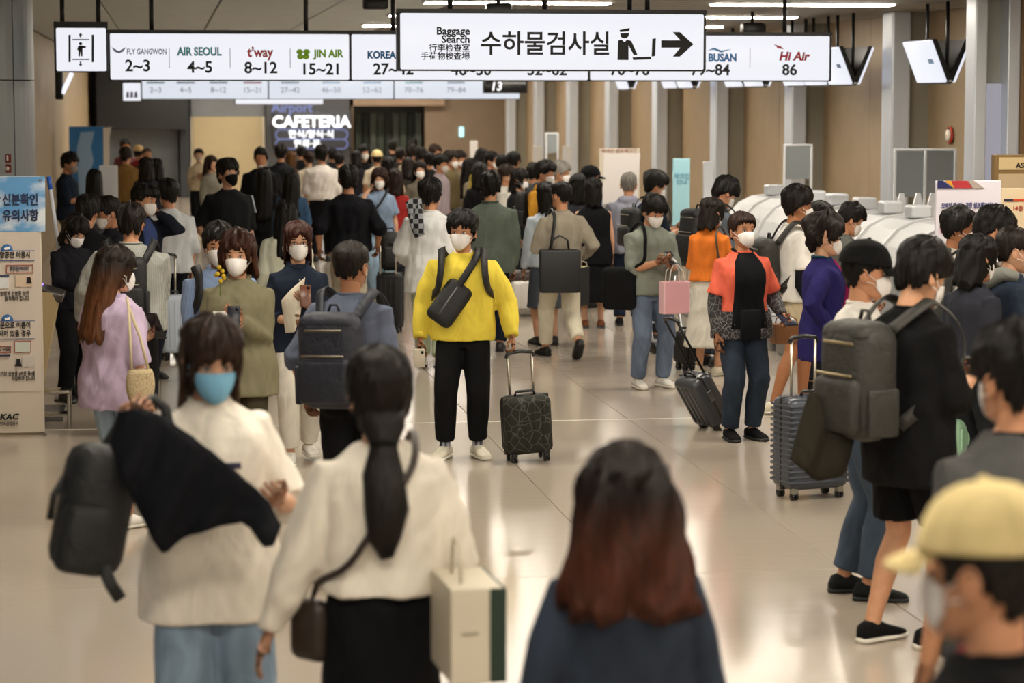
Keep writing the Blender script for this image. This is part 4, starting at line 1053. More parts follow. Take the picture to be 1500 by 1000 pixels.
# ---------------------------------------------------------------- bags, cases, small things
def worn(p, name, label, cat, base):                   # a thing carried on a body: built in that body's space
    M = p['M']; w = M @ Vector(base)
    t = thing(name, label, cat, w, p['yaw'])
    return t, Vector(base) * p['k']
def strap(p, t, off, pts, w, m, name='strap', th=.004):
    P = []
    for q in pts: P.append(Vector(q))
    S_ = []
    for i in range(len(P) - 1):                        # smooth by Catmull-Rom
        a, b, c, d = P[max(i - 1, 0)], P[i], P[i + 1], P[min(i + 2, len(P) - 1)]
        for j in range(4):
            u = j / 4; S_.append(.5 * ((2 * b) + (c - a) * u + (2 * a - 5 * b + 4 * c - d) * u * u + (3 * b - a - 3 * c + d) * u ** 3))
    S_.append(P[-1])
    g = MB(); R_ = []
    ax = p['up']((0, 0, 1.2)); 
    for i, q in enumerate(S_):
        tan_ = (S_[min(i + 1, len(S_) - 1)] - S_[max(i - 1, 0)]).normalized()
        nrm = Vector((q.x * .9, q.y, max(q.z - 1.28, 0) * 1.6)); nrm = (nrm - tan_ * nrm.dot(tan_)); nrm.normalize()
        sd = tan_.cross(nrm)
        R_.append([q + sd * w / 2 + nrm * th, q + sd * w / 2 - nrm * th, q - sd * w / 2 - nrm * th, q - sd * w / 2 + nrm * th])
    g.rings(R_); return obj(name, g, m, t, off=off, k=p['k'])
def backpack(p, label, col, h=.46, w=.32, d=.17, z0=.92, kind='nylon', pocket=1, zips='#8a8578', accent=None, straps=(1, 1), rot=0, dx=0):
    eb = p['ease']; M = mat(kind, col)
    yb = .105 + eb + d / 2 + .01
    t, off = worn(p, 'backpack', label, 'backpack', (dx, yb, z0))
    up = p['up']
    RM = Matrix.Rotation(rot, 3, 'Y')
    def bx_(c, sz, b, m, name, seg=3):
        g = MB().rbox((0, 0, 0), sz, b, seg=seg); c = Vector((dx, yb, z0 + h / 2)) + RM @ (Vector(c) - Vector((0, yb, z0 + h / 2)))
        g.v = [tuple(up(RM @ Vector(v) + c)) for v in g.v]; return obj(name, g, m, t, off=off, k=p['k'])
    bx_((0, yb, z0 + h / 2), (w, d, h), .085, M, 'main_compartment', 4)
    bx_((0, yb + .01, z0 + h - .06), (w * .9, d * .86, .11), .05, M, 'lid')
    if pocket:
        bx_((0, yb + d / 2 - .005, z0 + h * .3), (w * .82, .07, h * .46), .03, M, 'front_pocket')
        bx_((0, yb + d / 2 + .02, z0 + h * .56), (w * .7, .012, .012), .004, mat('metal', zips), 'zip')
        bx_((0, yb + d / 2 - .005, z0 + h * .82), (w * .6, .02, .012), .004, mat('metal', zips), 'zip')
    for sx in (-1, 1): bx_((sx * w / 2, yb, z0 + h * .25), (.03, d * .7, h * .4), .012, M, 'side_pocket')
    if accent: bx_((w / 2 + .004, yb - .05, z0 + h * .55), (.012, d * .25, h * .6), .004, mat('cloth', accent), 'accent_stripe')
    g = MB().tube([up((dx - .035, yb - .03, z0 + h - .01)), up((dx - .02, yb - .03, z0 + h + .035)), up((dx + .02, yb - .03, z0 + h + .035)), up((dx + .035, yb - .03, z0 + h - .01))], .008, 8)
    obj('grab_handle', g, M, t, off=off, k=p['k'])
    TB = p['TB']; f = lambda z: np.interp(z, TB[:, 0], TB[:, 2]) + eb + .012
    for sx, on in ((-1, straps[0]), (1, straps[1])):
        if not on: continue
        x = sx * .14 * (p['shx'] / .168)
        strap(p, t, off, [up((x * .7 + dx * .5, yb - d / 2 + .02, z0 + h - .04)), up((x, .07, 1.425 + eb * .5)), up((x, .0, 1.435 + eb * .7)), up((x, -f(1.36) * .85, 1.39)), up((x * 1.06, -f(1.27) * .96, 1.28)), up((x * 1.2, -f(1.2) * .7, 1.19)), up((sx * (np.interp(1.15, TB[:, 0], TB[:, 1]) + eb + .006), .0, 1.12)), up((sx * w * .4 + dx, yb - d / 2, z0 + .06))], .055, M)
    return t
def crossbody(p, label, col, name='crossbody_bag', roll=0, side=1, sz=(.24, .08, .17), at_=(.2, .12, .92), sw=.03, kind='nylon', front=True, shoulder=None):
    t, off = worn(p, name, label, 'bag', (at_[0] * side, -at_[1], at_[2])); M = mat(kind, col); up = p['up']; eb = p['ease']
    c = Vector((at_[0] * side, -at_[1], at_[2] + sz[2] / 2))
    g = MB().rbox((0, 0, 0), sz, min(sz[1] * .48, .022 if name == 'tote_bag' else .045), seg=3); rz_ = Matrix.Rotation(roll, 3, 'Y') @ Matrix.Rotation(-side * .9 if abs(at_[0]) > .17 else -side * .25, 3, 'Z')
    g.v = [tuple(up(rz_ @ Vector(v) + c)) for v in g.v]; obj('pouch', g, M, t, off=off, k=p['k'])
    g = MB().rbox((0, -sz[1] * .5 if front else sz[1] * .5, sz[2] * .1), (sz[0] * .7, .012, .012), .004); g.v = [tuple(up(rz_ @ Vector(v) + c)) for v in g.v]; obj('zip', g, mat('metal', '#606060'), t, off=off, k=p['k'])
    if name == 'tote_bag':
        for sy in (-1, 1):
            g = MB().tube([(-.09, sy * sz[1] * .4, sz[2] * .45), (-.075, sy * sz[1] * .3, sz[2] * .5 + .09), (0, sy * sz[1] * .2, sz[2] * .5 + .13), (.075, sy * sz[1] * .3, sz[2] * .5 + .09), (.09, sy * sz[1] * .4, sz[2] * .45)], .008, 8); g.v = [tuple(up(rz_ @ Vector(v) + c)) for v in g.v]; obj('handle', g, M, t, off=off, k=p['k'])
    s2 = -side if shoulder is None else shoulder; TB = p['TB']
    f = lambda z: np.interp(z, TB[:, 0], TB[:, 2]) + eb + .014
    b = lambda z: np.interp(z, TB[:, 0], TB[:, 3]) + eb + .014
    X = lambda u: s2 * .11 + (side * .19 - s2 * .11) * u
    strap(p, t, off, [c + Vector((0, .0, sz[2] * .42)), up((X(.7), -f(1.1), 1.12)), up((X(.35), -f(1.25), 1.27)), up((X(.08), -f(1.36) * .82, 1.40)), up((s2 * .105, .0, 1.437 + eb * .7)), up((X(.08), b(1.36) * .9, 1.38)), up((X(.4), b(1.25), 1.24)), up((X(.75), b(1.1), 1.08)), up((side * (np.interp(1.0, TB[:, 0], TB[:, 1]) + eb + .012), .03, 1.0)), c + Vector((0, .02, sz[2] * .42))], sw, M)
    return t
def hang_bag(p, hand, label, col, kind='leather', sz=(.34, .13, .30), drop=.14, name='tote_bag', rz=None, side_col=None, dxyz=(0, 0, 0), cat='bag', taper=1.08, front=None):
    w = (p[hand] if isinstance(hand, str) else Vector(hand)) + Vector(dxyz)
    z0 = w.z - drop - sz[2]
    t = thing(name, label, cat, (w.x, w.y, z0), p['yaw'] if rz is None else radians(rz)); M = mat(kind, col)
    obj('bag_body', MB().rbox((0, 0, sz[2] / 2), sz, .012, taper=taper), M, t, smooth=False)
    if side_col: 
        for sx in (-1, 1): obj('gusset', MB().rbox((sx * sz[0] / 2, 0, sz[2] / 2), (.012, sz[1] * .98, sz[2] * .99), .004), mat(kind, side_col), t, smooth=False)
    for sy in (-1, 1):
        y = sy * sz[1] * .4
        obj('handle', MB().tube([(-.07, y, sz[2] - .02), (-.06, y, sz[2] + drop * .6), (-.02, y * .3, sz[2] + drop), (.02, y * .3, sz[2] + drop), (.06, y, sz[2] + drop * .6), (.07, y, sz[2] - .02)], .006, 6), M if kind == 'leather' else mat('cloth', '#d8d0c8'), t)
    if front: obj('front_mark', MB().rbox((0, -sz[1] / 2 - .002, sz[2] * .35), (.05, .004, .014), .002), mat('metal', front), t, smooth=False)
    return t
def suitcase(label, x, yb, s, col, h=.55, w=.36, d=.24, rz=0, ribs=0, kind='gloss', handle=None, tilt=0, pr=None, wheels=4, hcol='#c8c2b4', roll=0):
    p = U(x, yb, s); p.z = 0
    t = thing('suitcase', label, 'suitcase', p, radians(rz)); M = pr or mat(kind, col)
    TM = Matrix.Rotation(roll, 3, 'Y') @ Matrix.Rotation(tilt, 3, 'X')
    def P_(o_, mb, m, par=t, sm=True):
        mb.v = [tuple(TM @ Vector(v)) for v in mb.v]; return obj(o_, mb, m, par, smooth=sm)
    z0 = .065
    P_('shell', MB().rbox((0, 0, z0 + h / 2), (w, d, h), .045, seg=3), M)
    if ribs:
        for i in range(ribs):
            z = z0 + .05 + (h - .10) * i / (ribs - 1)
            P_('rib', MB().rbox((0, 0, z), (w + .008, d + .008, .02), .008), M)
    else:
        for sy in (-1, 1):
            for xx in (-.3, -.1, .1, .3): P_('groove', MB().rbox((xx * w, sy * d / 2, z0 + h * .5), (.02, .012, h * .78), .005), M)
    P_('zip_band', MB().rbox((0, 0, z0 + h / 2), (w + .006, .022, h + .006), .008 if not ribs else .004), mat('gloss', '#18181a'))
    P_('top_handle', MB().tube([(-.07, 0, z0 + h), (-.06, 0, z0 + h + .03), (.06, 0, z0 + h + .03), (.07, 0, z0 + h)], .01, 8), mat('gloss', '#1b1b1d'))
    P_('lock', MB().rbox((w / 2 + .004, 0, z0 + h * .6), (.014, .04, .09), .004), mat('metal', '#70747a'))
    if handle:
        for sx in (-1, 1): P_('pull_tube', MB().tube([(sx * .085, d * .38, z0 + h * .8), (sx * .085, d * .38, handle)], [.010, .010], 8), mat('metal', hcol, rough=.35))
        P_('pull_grip', MB().tube([(-.10, d * .38, handle - .03), (-.085, d * .38, handle), (0, d * .38, handle + .012), (.085, d * .38, handle), (.10, d * .38, handle - .03)], .014, 8), mat('gloss', '#18181a'))
    for sx in (-1, 1):
        for sy in ((-1, 1) if wheels == 4 else (1,)):
            c = P_('caster', MB().rbox((sx * (w / 2 - .05), sy * (d / 2 - .045), .062), (.045, .05, .05), .01), mat('gloss', '#8a8577' if ribs else '#202022'))
            g = MB()
            for q in (-.012, .012): g.tube([(sx * (w / 2 - .05) + q - .007, sy * (d / 2 - .045), .026), (sx * (w / 2 - .05) + q + .007, sy * (d / 2 - .045), .026)], [.026, .026], 14)
            P_('wheel', g, mat('gloss', '#101012'), c)
    return t
def phone(p, hand, label, col='#15161a', tilt=-.9, rz=0, sz=(.075, .009, .155), d=(0, 0, 0.02), name='phone', cat='phone'):
    w = p[hand] + Vector(d)
    t = thing(name, label, cat, w, p['yaw'] + rz)
    M = Matrix.Rotation(tilt, 3, 'X')
    obj('case', MB().rbox((0, 0, 0), sz, .004, M=M), mat('gloss', col), t)
    obj('display', MB().rbox(M @ Vector((0, sz[1] * .52, 0)), (sz[0] * .92, .001, sz[2] * .94), .0005, M=M), mat('gloss', '#20242c', rough=.08), t, smooth=False)
    if col != '#f0f0f0': obj('lens', MB().ell(M @ Vector((.02, -sz[1] * .55, sz[2] * .36)), (.010, .003, .016)), mat('gloss', '#050507', rough=.05), t)
    return t
def paper(p, hand, label, d=(0, 0, .02), sz=(.09, .14), rz=.4, col='#ece6da'):
    w = p[hand] + Vector(d); t = thing('paper_ticket', label, 'ticket', w, p['yaw'] + rz)
    obj('sheet', MB().rbox((0, 0, 0), (sz[0], .003, sz[1]), .001, M=Matrix.Rotation(-.7, 3, 'X')), mat('paint', col), t, smooth=False)
    obj('stub', MB().rbox((.01, -.004, -.02), (sz[0] * .8, .002, sz[1] * .7), .001, M=Matrix.Rotation(-.6, 3, 'X')), mat('paint', '#d8cfc0'), t, smooth=False)
    return t

# ---------------------------------------------------------------- draped cloth with real thickness
def cloth_drape(name, label, cat, tops, bots, s, m, th=.03, wav=.035, n=20, seed=1, part='cloth'):
    def interp(P, n):
        P = [Vector((p[0], p[1], 0)) for p in P]; L = [0]
        for a, b in zip(P[:-1], P[1:]): L.append(L[-1] + (b - a).length)
        out = []
        for i in range(n):
            d = L[-1] * i / (n - 1); j = max(q for q in range(len(L)) if L[q] <= d + 1e-6); j = min(j, len(P) - 2)
            out.append(P[j].lerp(P[j + 1], (d - L[j]) / max(L[j + 1] - L[j], 1e-6)))
        return out
    A, B = interp(tops, n), interp(bots, n); nv = 12
    c = U((tops[0][0] + tops[-1][0]) / 2, max(b[1] for b in bots), s); t = thing(name, label, cat, c)
    F, K = [], []
    for i in range(n):
        f, k = [], []
        for j in range(nv):
            v = j / (nv - 1); q = A[i].lerp(B[i], v); P = U(q.x, q.y, s) - c
            ed = min(1, 4 * min(v, 1 - v) + .15) * min(1, 4 * min(i, n - 1 - i) / (n - 1) + .15)
            w = wav * (sin(i * .9 + seed) * (.3 + v) + .5 * sin(i * 1.9 + 2 * v + seed) + .6 * sin(3 * v + i * .35))
            f.append(P + Vector((0, w - th * ed, 0))); k.append(P + Vector((0, w + th * ed, 0)))
        F.append(f + k[::-1])
    obj(part, MB().rings(F), m, t)
    return t
def loc(px, py, s): return U(px, py, s)

# ================================================================ foreground
BR = '#2a1a12'
P = person('f1', 'woman in cream T-shirt and pale jeans with light blue mask carrying a black jacket', 312, 465, 430, 6, T('#e6dfd2', 'half', hem=.70, ease=.045, flare=.09, print=((.01, 1.235, .14, .022, '#2a2a4a'),)), ('wide', '#7f93a6', .96, 'denim'), hair=('bob', BR, '#3c2617', -.19), mask='s#7fb6d6', hp=17, hy=4, fem=1, R=(.30, .2, 1.36), L=(.19, .27, 1.13), Rp=(.7, -.2, -.7), shoe='#e8e6e0', wide=1.02)
cloth_drape('black_jacket', 'black jacket draped across the arms of the woman in cream', 'jacket', [(172, 604), (200, 597), (232, 606), (285, 640), (345, 688), (392, 732), (412, 768)], [(160, 650), (195, 735), (240, 818), (262, 795), (287, 778), (330, 770), (360, 766), (385, 796), (400, 798)], 448, mat('cloth', '#15161b'), .028, .03, 26, 2)
c = U(140, 850, 440); t = thing('backpack', 'black backpack hanging from the shoulder of the woman in cream', 'backpack', c, .25)
BLN = mat('nylon', '#101113'); M_ = Matrix.Rotation(.22, 3, 'Y')
obj('main_compartment', MB().rbox((.0, 0, .24), (.24, .2, .44), .07, M=M_, seg=3), BLN, t)
obj('front_pocket', MB().rbox((-.06, -.08, .16), (.16, .1, .24), .04, M=M_, seg=3), BLN, t)
obj('side_strap', MB().tube([(-.1, -.02, .36), (-.14, -.03, .30), (-.155, -.03, .22)], [(.012, .004)] * 3, 8), BLN, t)
obj('hanging_strap', MB().tube([(.0, -.09, .08), (.03, -.1, .0), (.06, -.1, -.05)], [(.022, .005)] * 3, 8), BLN, t)
obj('shoulder_strap', MB().tube([(.03, .02, .42), (.12, .08, .53), (.20, .16, .565), (.255, .20, .575), (.285, .16, .545), (.29, .10, .47)], [.018] * 6, 10), BLN, t)

P = person('f2', 'woman in white blouse and black skirt with long low ponytail, seen from behind', 556, 508, 470, 182, T('#ddd5c7', 'long', hem=.965, ease=.045, kind='cloth', name='blouse', neck=0), ('skirt', '#0e0e11', .45), hair=('low', '#17110e', None, -.46), mask='#e6e2de', fem=1, R=(.13, .2, 1.0), L=(.35, .03, .835), Rp=(.5, -.35, -.8), Lp=(.1, -1, 0), curl=.25, wide=1.02)
crossbody(P, 'small dark brown crossbody bag of the woman in white blouse', '#2a1f17', side=1, sz=(.15, .08, .2), at_=(.22, .03, .74), sw=.022, kind='leather')
c = U(683, 980, 478); t = thing('shopping_bag', 'tall cream paper shopping bag with a dark green side', 'bag', c, radians(4))
obj('bag_body', MB().rbox((0, 0, .14), (.16, .34, .29), .006), mat('paint', '#c9bfaa'), t, smooth=False)
obj('green_side', MB().rbox((.083, 0, .14), (.012, .34, .29), .004), mat('paint', '#1f3226'), t, smooth=False)
obj('green_front', MB().rbox((.065, -.172, .14), (.05, .008, .286), .003), mat('paint', '#1f3226'), t, smooth=False)
obj('name_print', MB().rbox((-.02, -.173, .15), (.05, .004, .006), .001), mat('paint', '#a09680'), t, smooth=False)
obj('handle', MB().tube([(-.03, -.08, .28), (-.03, -.05, .40), (-.03, .05, .40), (-.03, .08, .28)], .005, 6), mat('cloth', '#c9bfaa'), t)

P = person('f3', 'woman with long wavy reddish brown hair in dark denim jacket, seen from behind', 916, 648, 585, 180, T('#2a323f', 'long', hem=.86, ease=.035, kind='denim', name='denim_jacket', collar='#2a323f'), ('trousers', '#20242c', .96, 'denim'), hair=('long', '#140b07', '#421f10', -.27), fem=2, R=(.25, .1, .83), L=(.25, .1, .83), wide=1.0)
P = person('f4', 'person in cream baseball cap and black top at the lower right corner', 1442, 714, 800, -138, T('#111113', 'short', hem=.86, ease=.03), ('trousers', '#1a1a1c', .96), hair=('short', '#17110e'), cap='#d8c48e', mask='#e2dedb', hp=4)
crossbody(P, 'red shoulder strap bag on the person in the cream cap', '#b2343c', side=1, sz=(.22, .08, .16), at_=(.22, -.02, .9), sw=.055, kind='cloth')
P = person('f5', 'man in dark grey T-shirt seen from behind at the right edge', 1489, 474, 510, 196, T('#4a4a49', 'short', hem=.84, ease=.03, neckcol='#18181a'), ('trousers', '#202226', .96), hair=('short', '#120e0c'), wide=1.1)
P = person('f6', 'man in black T-shirt and black shorts looking down with a large backpack', 1364, 355, 322, 112, T('#0f0f11', 'half', hem=.70, ease=.05, pside=-1), ('shorts', '#0d0d0f', .82), hair=('fringe', '#100c0b'), hp=24, R='phone', L='phone2', feet=((.10, .05, 0), (.13, -.08, 0)), shoe=('#101012', 1), skin='#c99674')
backpack(P, 'dark olive grey backpack with beige zips on the man in black shorts', '#2b2a26', h=.50, w=.33, d=.22, z0=.90, accent='#2f6f9e', zips='#a89c7c')
P['bp'] = 1
cloth_drape('olive_jacket', 'dark olive jacket hanging below the large backpack', 'jacket', [(1186, 572), (1215, 585), (1250, 640)], [(1156, 672), (1195, 705), (1240, 694)], 326, mat('cloth', '#2b2820'), .03, .02, 12, 3)
phone(P, 'R', 'phone held by the man in black T-shirt and shorts', tilt=-.9)
P = person('f7', 'man in black baseball cap and white T-shirt behind the man in black', 1272, 354, 294, 80, T('#dcd9d3', 'short', hem=.84, ease=.03), ('trousers', '#3f4c5c', .92, 'denim'), hair=('short', '#100c0b'), cap='#141416', hp=6, R='phone', L='phone', feet=((.1, .04, 0), (.1, -.06, 0)), shoe='#1c1e1f')

# ================================================================ middle ground, sharp
P = person('yellow', 'man in yellow sweatshirt and black trousers pulling a suitcase', 677, 308, 211, -8, T('#e0cb4c', 'long', hem=.83, ease=.045, name='sweatshirt', neckcol='#e0cb4c', cuff='#dac546'), ('trousers', '#121214', .88, 'cloth', '#c9c9cf'), hair=('fringe', '#0f0b0a'), hp=3, hy=-14, R=(.30, .05, .84), L=(.34, .1, .86), Rp=(.5, -.8, -.1), Lp=(.5, -.8, -.1), feet=((.13, .04, 0), (.10, -.02, 0)), shoe='#e6dfcc', toe=20, wide=1.06, curl=.9)
obj('undershirt', MB().tube([(.058 * sin(a), .008 - .058 * cos(a), 1.452 - .03 * max(cos(a), 0)) for a in [2 * pi * i / 18 for i in range(18)]], .009, 8, closed=True), mat('cloth', '#e8e6e2'), P['root'], k=P['k'])
crossbody(P, 'black sling bag across the chest of the man in yellow', '#131316', side=-1, sz=(.33, .10, .20), at_=(.09, .17, 1.0), sw=.05, name='sling_bag', roll=-.95)
backpack(P, 'black backpack worn by the man in yellow', '#121214', h=.42, w=.3, d=.15, z0=.98)
suitcase('small black printed cabin suitcase pulled by the man in yellow', 774, 668, 211, '#15160f', h=.40, w=.33, d=.22, rz=6, handle=.75, roll=-.07, pr=mat('print', '#17170f', col2='#4a4a44', freq=14), tilt=.05)
phone(P, 'R', 'white ticket wallet in the hand of the man in yellow', '#d8d0c0', tilt=.5, name='ticket_wallet', cat='wallet', d=(0, -.03, -.05))
P = person('coral', 'woman in coral jacket over black shirt and blue jeans', 1087, 310, 200, 12, T('#d8644e', 'long', hem=.80, ease=.03, name='jacket', open=('#101114', .62, .86), sleevecol='#2c2a2e', sleevekind='print', collar='#1a1a1c'), ('trousers', '#2a3442', .95, 'denim'), hair=('bun', '#2a1912'), hp=-3, hy=6, fem=1, R='down', L=(.27, .16, .95), shoe='#141416', skin='#b98462', wide=1.12)
hem = MB(); hem.rings([ring_pts(np.interp(z, P['TB'][:, 0], P['TB'][:, 1]) + .056, np.interp(z, P['TB'][:, 0], P['TB'][:, 2]) + .048, np.interp(z, P['TB'][:, 0], P['TB'][:, 3]) + .054, z, 26) for z in (.78, .8, .9, .99)], cap=(0, 0))
obj('jacket_hem', hem, mat('print', '#252327', col2='#8a8688', freq=30), P['root'], k=P['k'])
obj('hem_opening', MB().rbox((0, -.158, .89), (.17, .02, .23), .008), mat('cloth', '#141518'), P['root'], k=P['k'])
phone(P, 'L', 'dark blue phone wallet held by the woman in coral', '#262a3c', tilt=-1.2, sz=(.1, .015, .18), name='phone_wallet')
P = person('greytee', 'man in grey-green T-shirt and blue trousers looking at his phone', 962, 287, 170, 16, T('#7f857c', 'half', hem=.83, ease=.045), ('trousers', '#66748a', .97, 'denim'), hair=('fringe', '#0e0b0a'), hp=26, hy=4, R='phone', L=(.07, .28, 1.10), shoe='#e6e3dc', skin='#c48f6e', wide=1.05, feet=((.12, 0, 0), (.13, .0, 0)))
phone(P, 'R', 'phone held in both hands by the man in grey-green T-shirt', tilt=-.9, d=(.05, 0, .02))
hang_bag(P, 'L', 'pale pink paper shopping bag held by the man in grey-green', '#d9a3ac', 'paint', (.24, .1, .28), .14, 'paper_bag', rz=16, side_col='#e6bcc2', dxyz=(.03, 0, 0), taper=1.0)
crossbody(P, 'black tote bag on the shoulder of the man in grey-green', '#141416', side=-1, sz=(.12, .3, .38), at_=(.30, .0, .70), sw=.03, shoulder=-1, kind='cloth', name='shoulder_bag')
P = person('navybp', 'man in slate blue T-shirt with navy backpack, seen from behind', 514, 350, 270, 150, T('#5b6274', 'half', hem=.84, ease=.035), ('trousers', '#121215', .96), hair=('crop', '#1a1410'), hy=2, R='down', L=(.30, .04, .87), feet='stepR', wide=1.08, skin='#b07c5c')
backpack(P, 'navy blue square backpack on the man in slate T-shirt', '#1d212e', h=.52, w=.36, d=.19, z0=.84, rot=.03)
P = person('navyw', 'woman in navy shirt and white trousers with auburn bob and glasses', 436, 326, 213, 2, T('#222a3a', 'roll', hem=.80, ease=.035, collar='#222a3a'), ('trousers', '#ddd8cc', .92), hair=('bobo', '#3a1a12'), fem=1, R='belly', L='chest', glasses='#5a4438', shoe='#e9e6df', feet='stepR', wide=1.05)
obj('button', MB().ell(P['up']((0, -.14, 1.33)), (.006, .004, .006)), mat('gloss', '#d8d8d8'), P['root'], k=P['k'])
phone(P, 'L', 'brown phone held by the woman in navy shirt', '#6a3c28', tilt=-.3, d=(.03, -.03, .03))
t = cloth_drape('baseball_cap', 'white cap tucked under the arm of the woman in navy', 'cap', [(412, 440), (425, 425), (447, 406)], [(418, 488), (432, 486), (440, 462)], 215.5, mat('cloth', '#d9d0bd'), .035, .006, 10, 1)
P = person('khaki', 'woman in khaki shirt jacket with brown bob holding phone and tickets', 347, 340, 238, -6, T('#7a765e', 'long', hem=.70, ease=.05, name='shirt_jacket', collar='#7a765e', flare=.06), ('trousers', '#3a3426', .94), hair=('mid', '#33190f', '#4a2616', -.13), hp=4, hy=-4, fem=1, R=(.05, .26, 1.13), L=(.03, .25, 1.19), wide=1.08, skin='#c99878')
phone(P, 'R', 'dark phone held by the woman in khaki', '#1a1c28', tilt=-.2, d=(.0, -.05, .06))
paper(P, 'L', 'white paper tickets held by the woman in khaki', d=(-.06, -.05, -.03))
P = person('blueman', 'man in blue striped shirt behind the woman in khaki', 320, 328, 228, 8, T('#8fa3c6', 'long', hem=.86, ease=.03, kind='stripe', col2='#6f86b0', freq=40, collar='#8fa3c6'), ('trousers', '#2a2c34', .96), hair=('short', '#16110f'), hp=6, hy=-10, R='phone', L='down', wide=1.08)
backpack(P, 'black backpack of the man in blue striped shirt', '#16171a', h=.42, w=.3, d=.14, z0=.98)
t = thing('yellow_flower', 'small yellow flowers pinned beside the collar of the woman in khaki', 'flower', U(322, 408, 242))
for i in range(7):
    a = i * 2.4; obj('blossom', MB().ell((.022 * cos(a), -.1 + .01 * sin(a * 2), .01 + .03 * sin(a) + .006 * i), (.014, .012, .014)), mat('cloth', '#b79a2e'), t)
obj('stem', MB().tube([(0, -.09, -.02), (.0, -.09, -.10)], [.003, .003], 6), mat('cloth', '#5a6a2a'), t)
P = person('lilac', 'woman in lilac T-shirt with long brown hair and woven bag', 172, 360, 252, 138, T('#bba9c4', 'half', hem=.74, ease=.05), ('slim', '#8fa3b4', .8, 'denim'), hair=('longb', '#1d130e', '#5c3820', -.42), hy=-30, hp=8, fem=1, R='down', L='phone', wide=1.1, shoe='#e9e6df')
phone(P, 'L', 'black tablet phone held up by the woman in lilac', '#14151a', tilt=-.5, d=(.05, -.02, .06), sz=(.09, .01, .18))
t = thing('woven_bag', 'cream crocheted shoulder bag of the woman in lilac', 'bag', U(206, 592, 256), .3)
g = MB(); R_ = []
for i in range(9):
    z = .2 * i / 8; R_.append(ring_pts(.085 * sqrt(max(.05, sin(.35 + 2.1 * i / 8))), .045, .045, z, 22))
g.rings(R_); obj('net_body', g, mat('print', '#b8a682', col2='#6a5a40', freq=60), t)
for sx in (-.05, .05): obj('handle', MB().tube([(sx, 0, .19), (sx * .6 - .02, .02, .38), (-.045, .06, .56), (-.03, .14, .60)], [.009] * 4, 8), mat('cloth', '#cdbf9f'), t)
P = person('stripe', 'man in grey striped shirt with black backpack, seen from behind', 192, 300, 198, 172, T('#a9a9a2', 'long', hem=.80, ease=.045, kind='stripe', col2='#7c7f7c', freq=44, collar='#a9a9a2'), ('trousers', '#17171a', .93), hair=('short', '#17110e'), mask='#15151a', hp=10, R='phone', L=(.40, .1, .86), Lp=(.6, -.6, -.2), shoe='#5a3424', wide=1.28)
backpack(P, 'flat black backpack on the man in grey striped shirt', '#15161a', h=.46, w=.3, d=.13, z0=.9)
P = person('kiosk1', 'man with white mask and lime sleeves using the kiosk', 152, 290, 169, -72, T('#20222a', 'long', hem=.84, ease=.03, cuff='#c6d24a'), ('trousers', '#1a1c24', .95), hair=('short', '#1c1512'), hp=20, R='reach', L='fwd', skin='#b5805f')
P = person('kiosk2', 'woman with short dark bob bending her head at the kiosk', 116, 318, 178, 36, T('#1c1c22', 'long', hem=.84, ease=.03), ('trousers', '#101014', .94), hair=('bobo', '#17110f'), hp=36, fem=1, R='fwd', L='reach')
phone(PEOPLE['kiosk2'], 'R', 'black phone at the kiosk in the hand of the woman with bob', tilt=-1.2)
person('kiosk3', 'dark-haired person in black behind the man with lime sleeves', 128, 287, 172, 170, T('#16161a', 'long', hem=.84), ('trousers', '#16161a', .96), hair=('short', '#120e0c'), hp=14)
P = person('suit', 'man in navy suit talking on his phone with white mask', 216, 270, 164, 34, T('#1b1e2a', 'long', hem=.80, ease=.03, name='suit_jacket', open=('#3c4a78', .30, 1.05), collar='#1b1e2a'), ('trousers', '#1b1e2a', .96), hair=('short', '#13100e'), hp=8, hy=24, L='ear', R=(.2, .2, .98), roll=8)
phone(P, 'L', 'black phone at the ear of the man in navy suit', tilt=.2, d=(0, 0, .04))
P = person('whitetee', 'man in white T-shirt behind the man in navy suit', 246, 263, 150, 196, T('#c9ccd0', 'half', hem=.82, ease=.05), ('trousers', '#15161c', .96), hair=('short', '#13100e'), hp=5, wide=1.1)
suitcase('white and blue suitcase beside the man in navy suit', 252, 422, 152, '#c8d4e4', h=.56, w=.3, d=.22, rz=30, handle=1.0)
P = person('whitecoat', 'person in white jacket with plaid scarf on the back', 631, 262, 158, 170, T('#d7d9da', 'long', hem=.70, ease=.045, name='jacket', flare=.05), ('trousers', '#a9b49a', .94), hair=('short', '#110d0c'), hy=-14, R='down', L=(.22, .16, .96), feet='stepL', shoe='#d8d4cc', wide=1.05)
cloth_drape('plaid_scarf', 'black and white plaid scarf over the white jacket', 'scarf', [(594, 296), (604, 290), (617, 290)], [(600, 330), (608, 349), (622, 343)], 159.3, mat('plaid', '#15161a', col2='#8c9096', freq=22), .03, .012, 10, 4)
P = person('green', 'man in grey-green blazer and navy trousers, seen from behind', 718, 252, 148, 176, T('#5d665d', 'long', hem=.76, ease=.045, name='blazer', collar='#5d665d'), ('trousers', '#1c2230', .96), hair=('short', '#0f0c0b'), hy=-8, feet='stand', wide=1.12)
P = person('tote', 'person in beige sweater and white trousers walking away with a black tote', 822, 264, 152, 190, T('#978f80', 'long', hem=.90, ease=.035, name='sweater'), ('trousers', '#d9d2bd', .90), hair=('crop', '#120e0c'), mask='#15151a', hy=24, R=(.24, .1, .98), L='strap', feet='walkL', shoe='#0e0e10')
crossbody(P, 'large black leather tote bag of the person in beige sweater', '#15161a', side=1, sz=(.40, .13, .42), at_=(.10, -.24, .66), sw=.03, shoulder=1, kind='leather', name='tote_bag')
hang_bag(P, 'R', 'yellow and black paper bag carried by the person in beige sweater', '#a99c4c', 'paint', (.16, .24, .38), .06, 'paper_bag', rz=-30, side_col='#17181a', taper=1.0)
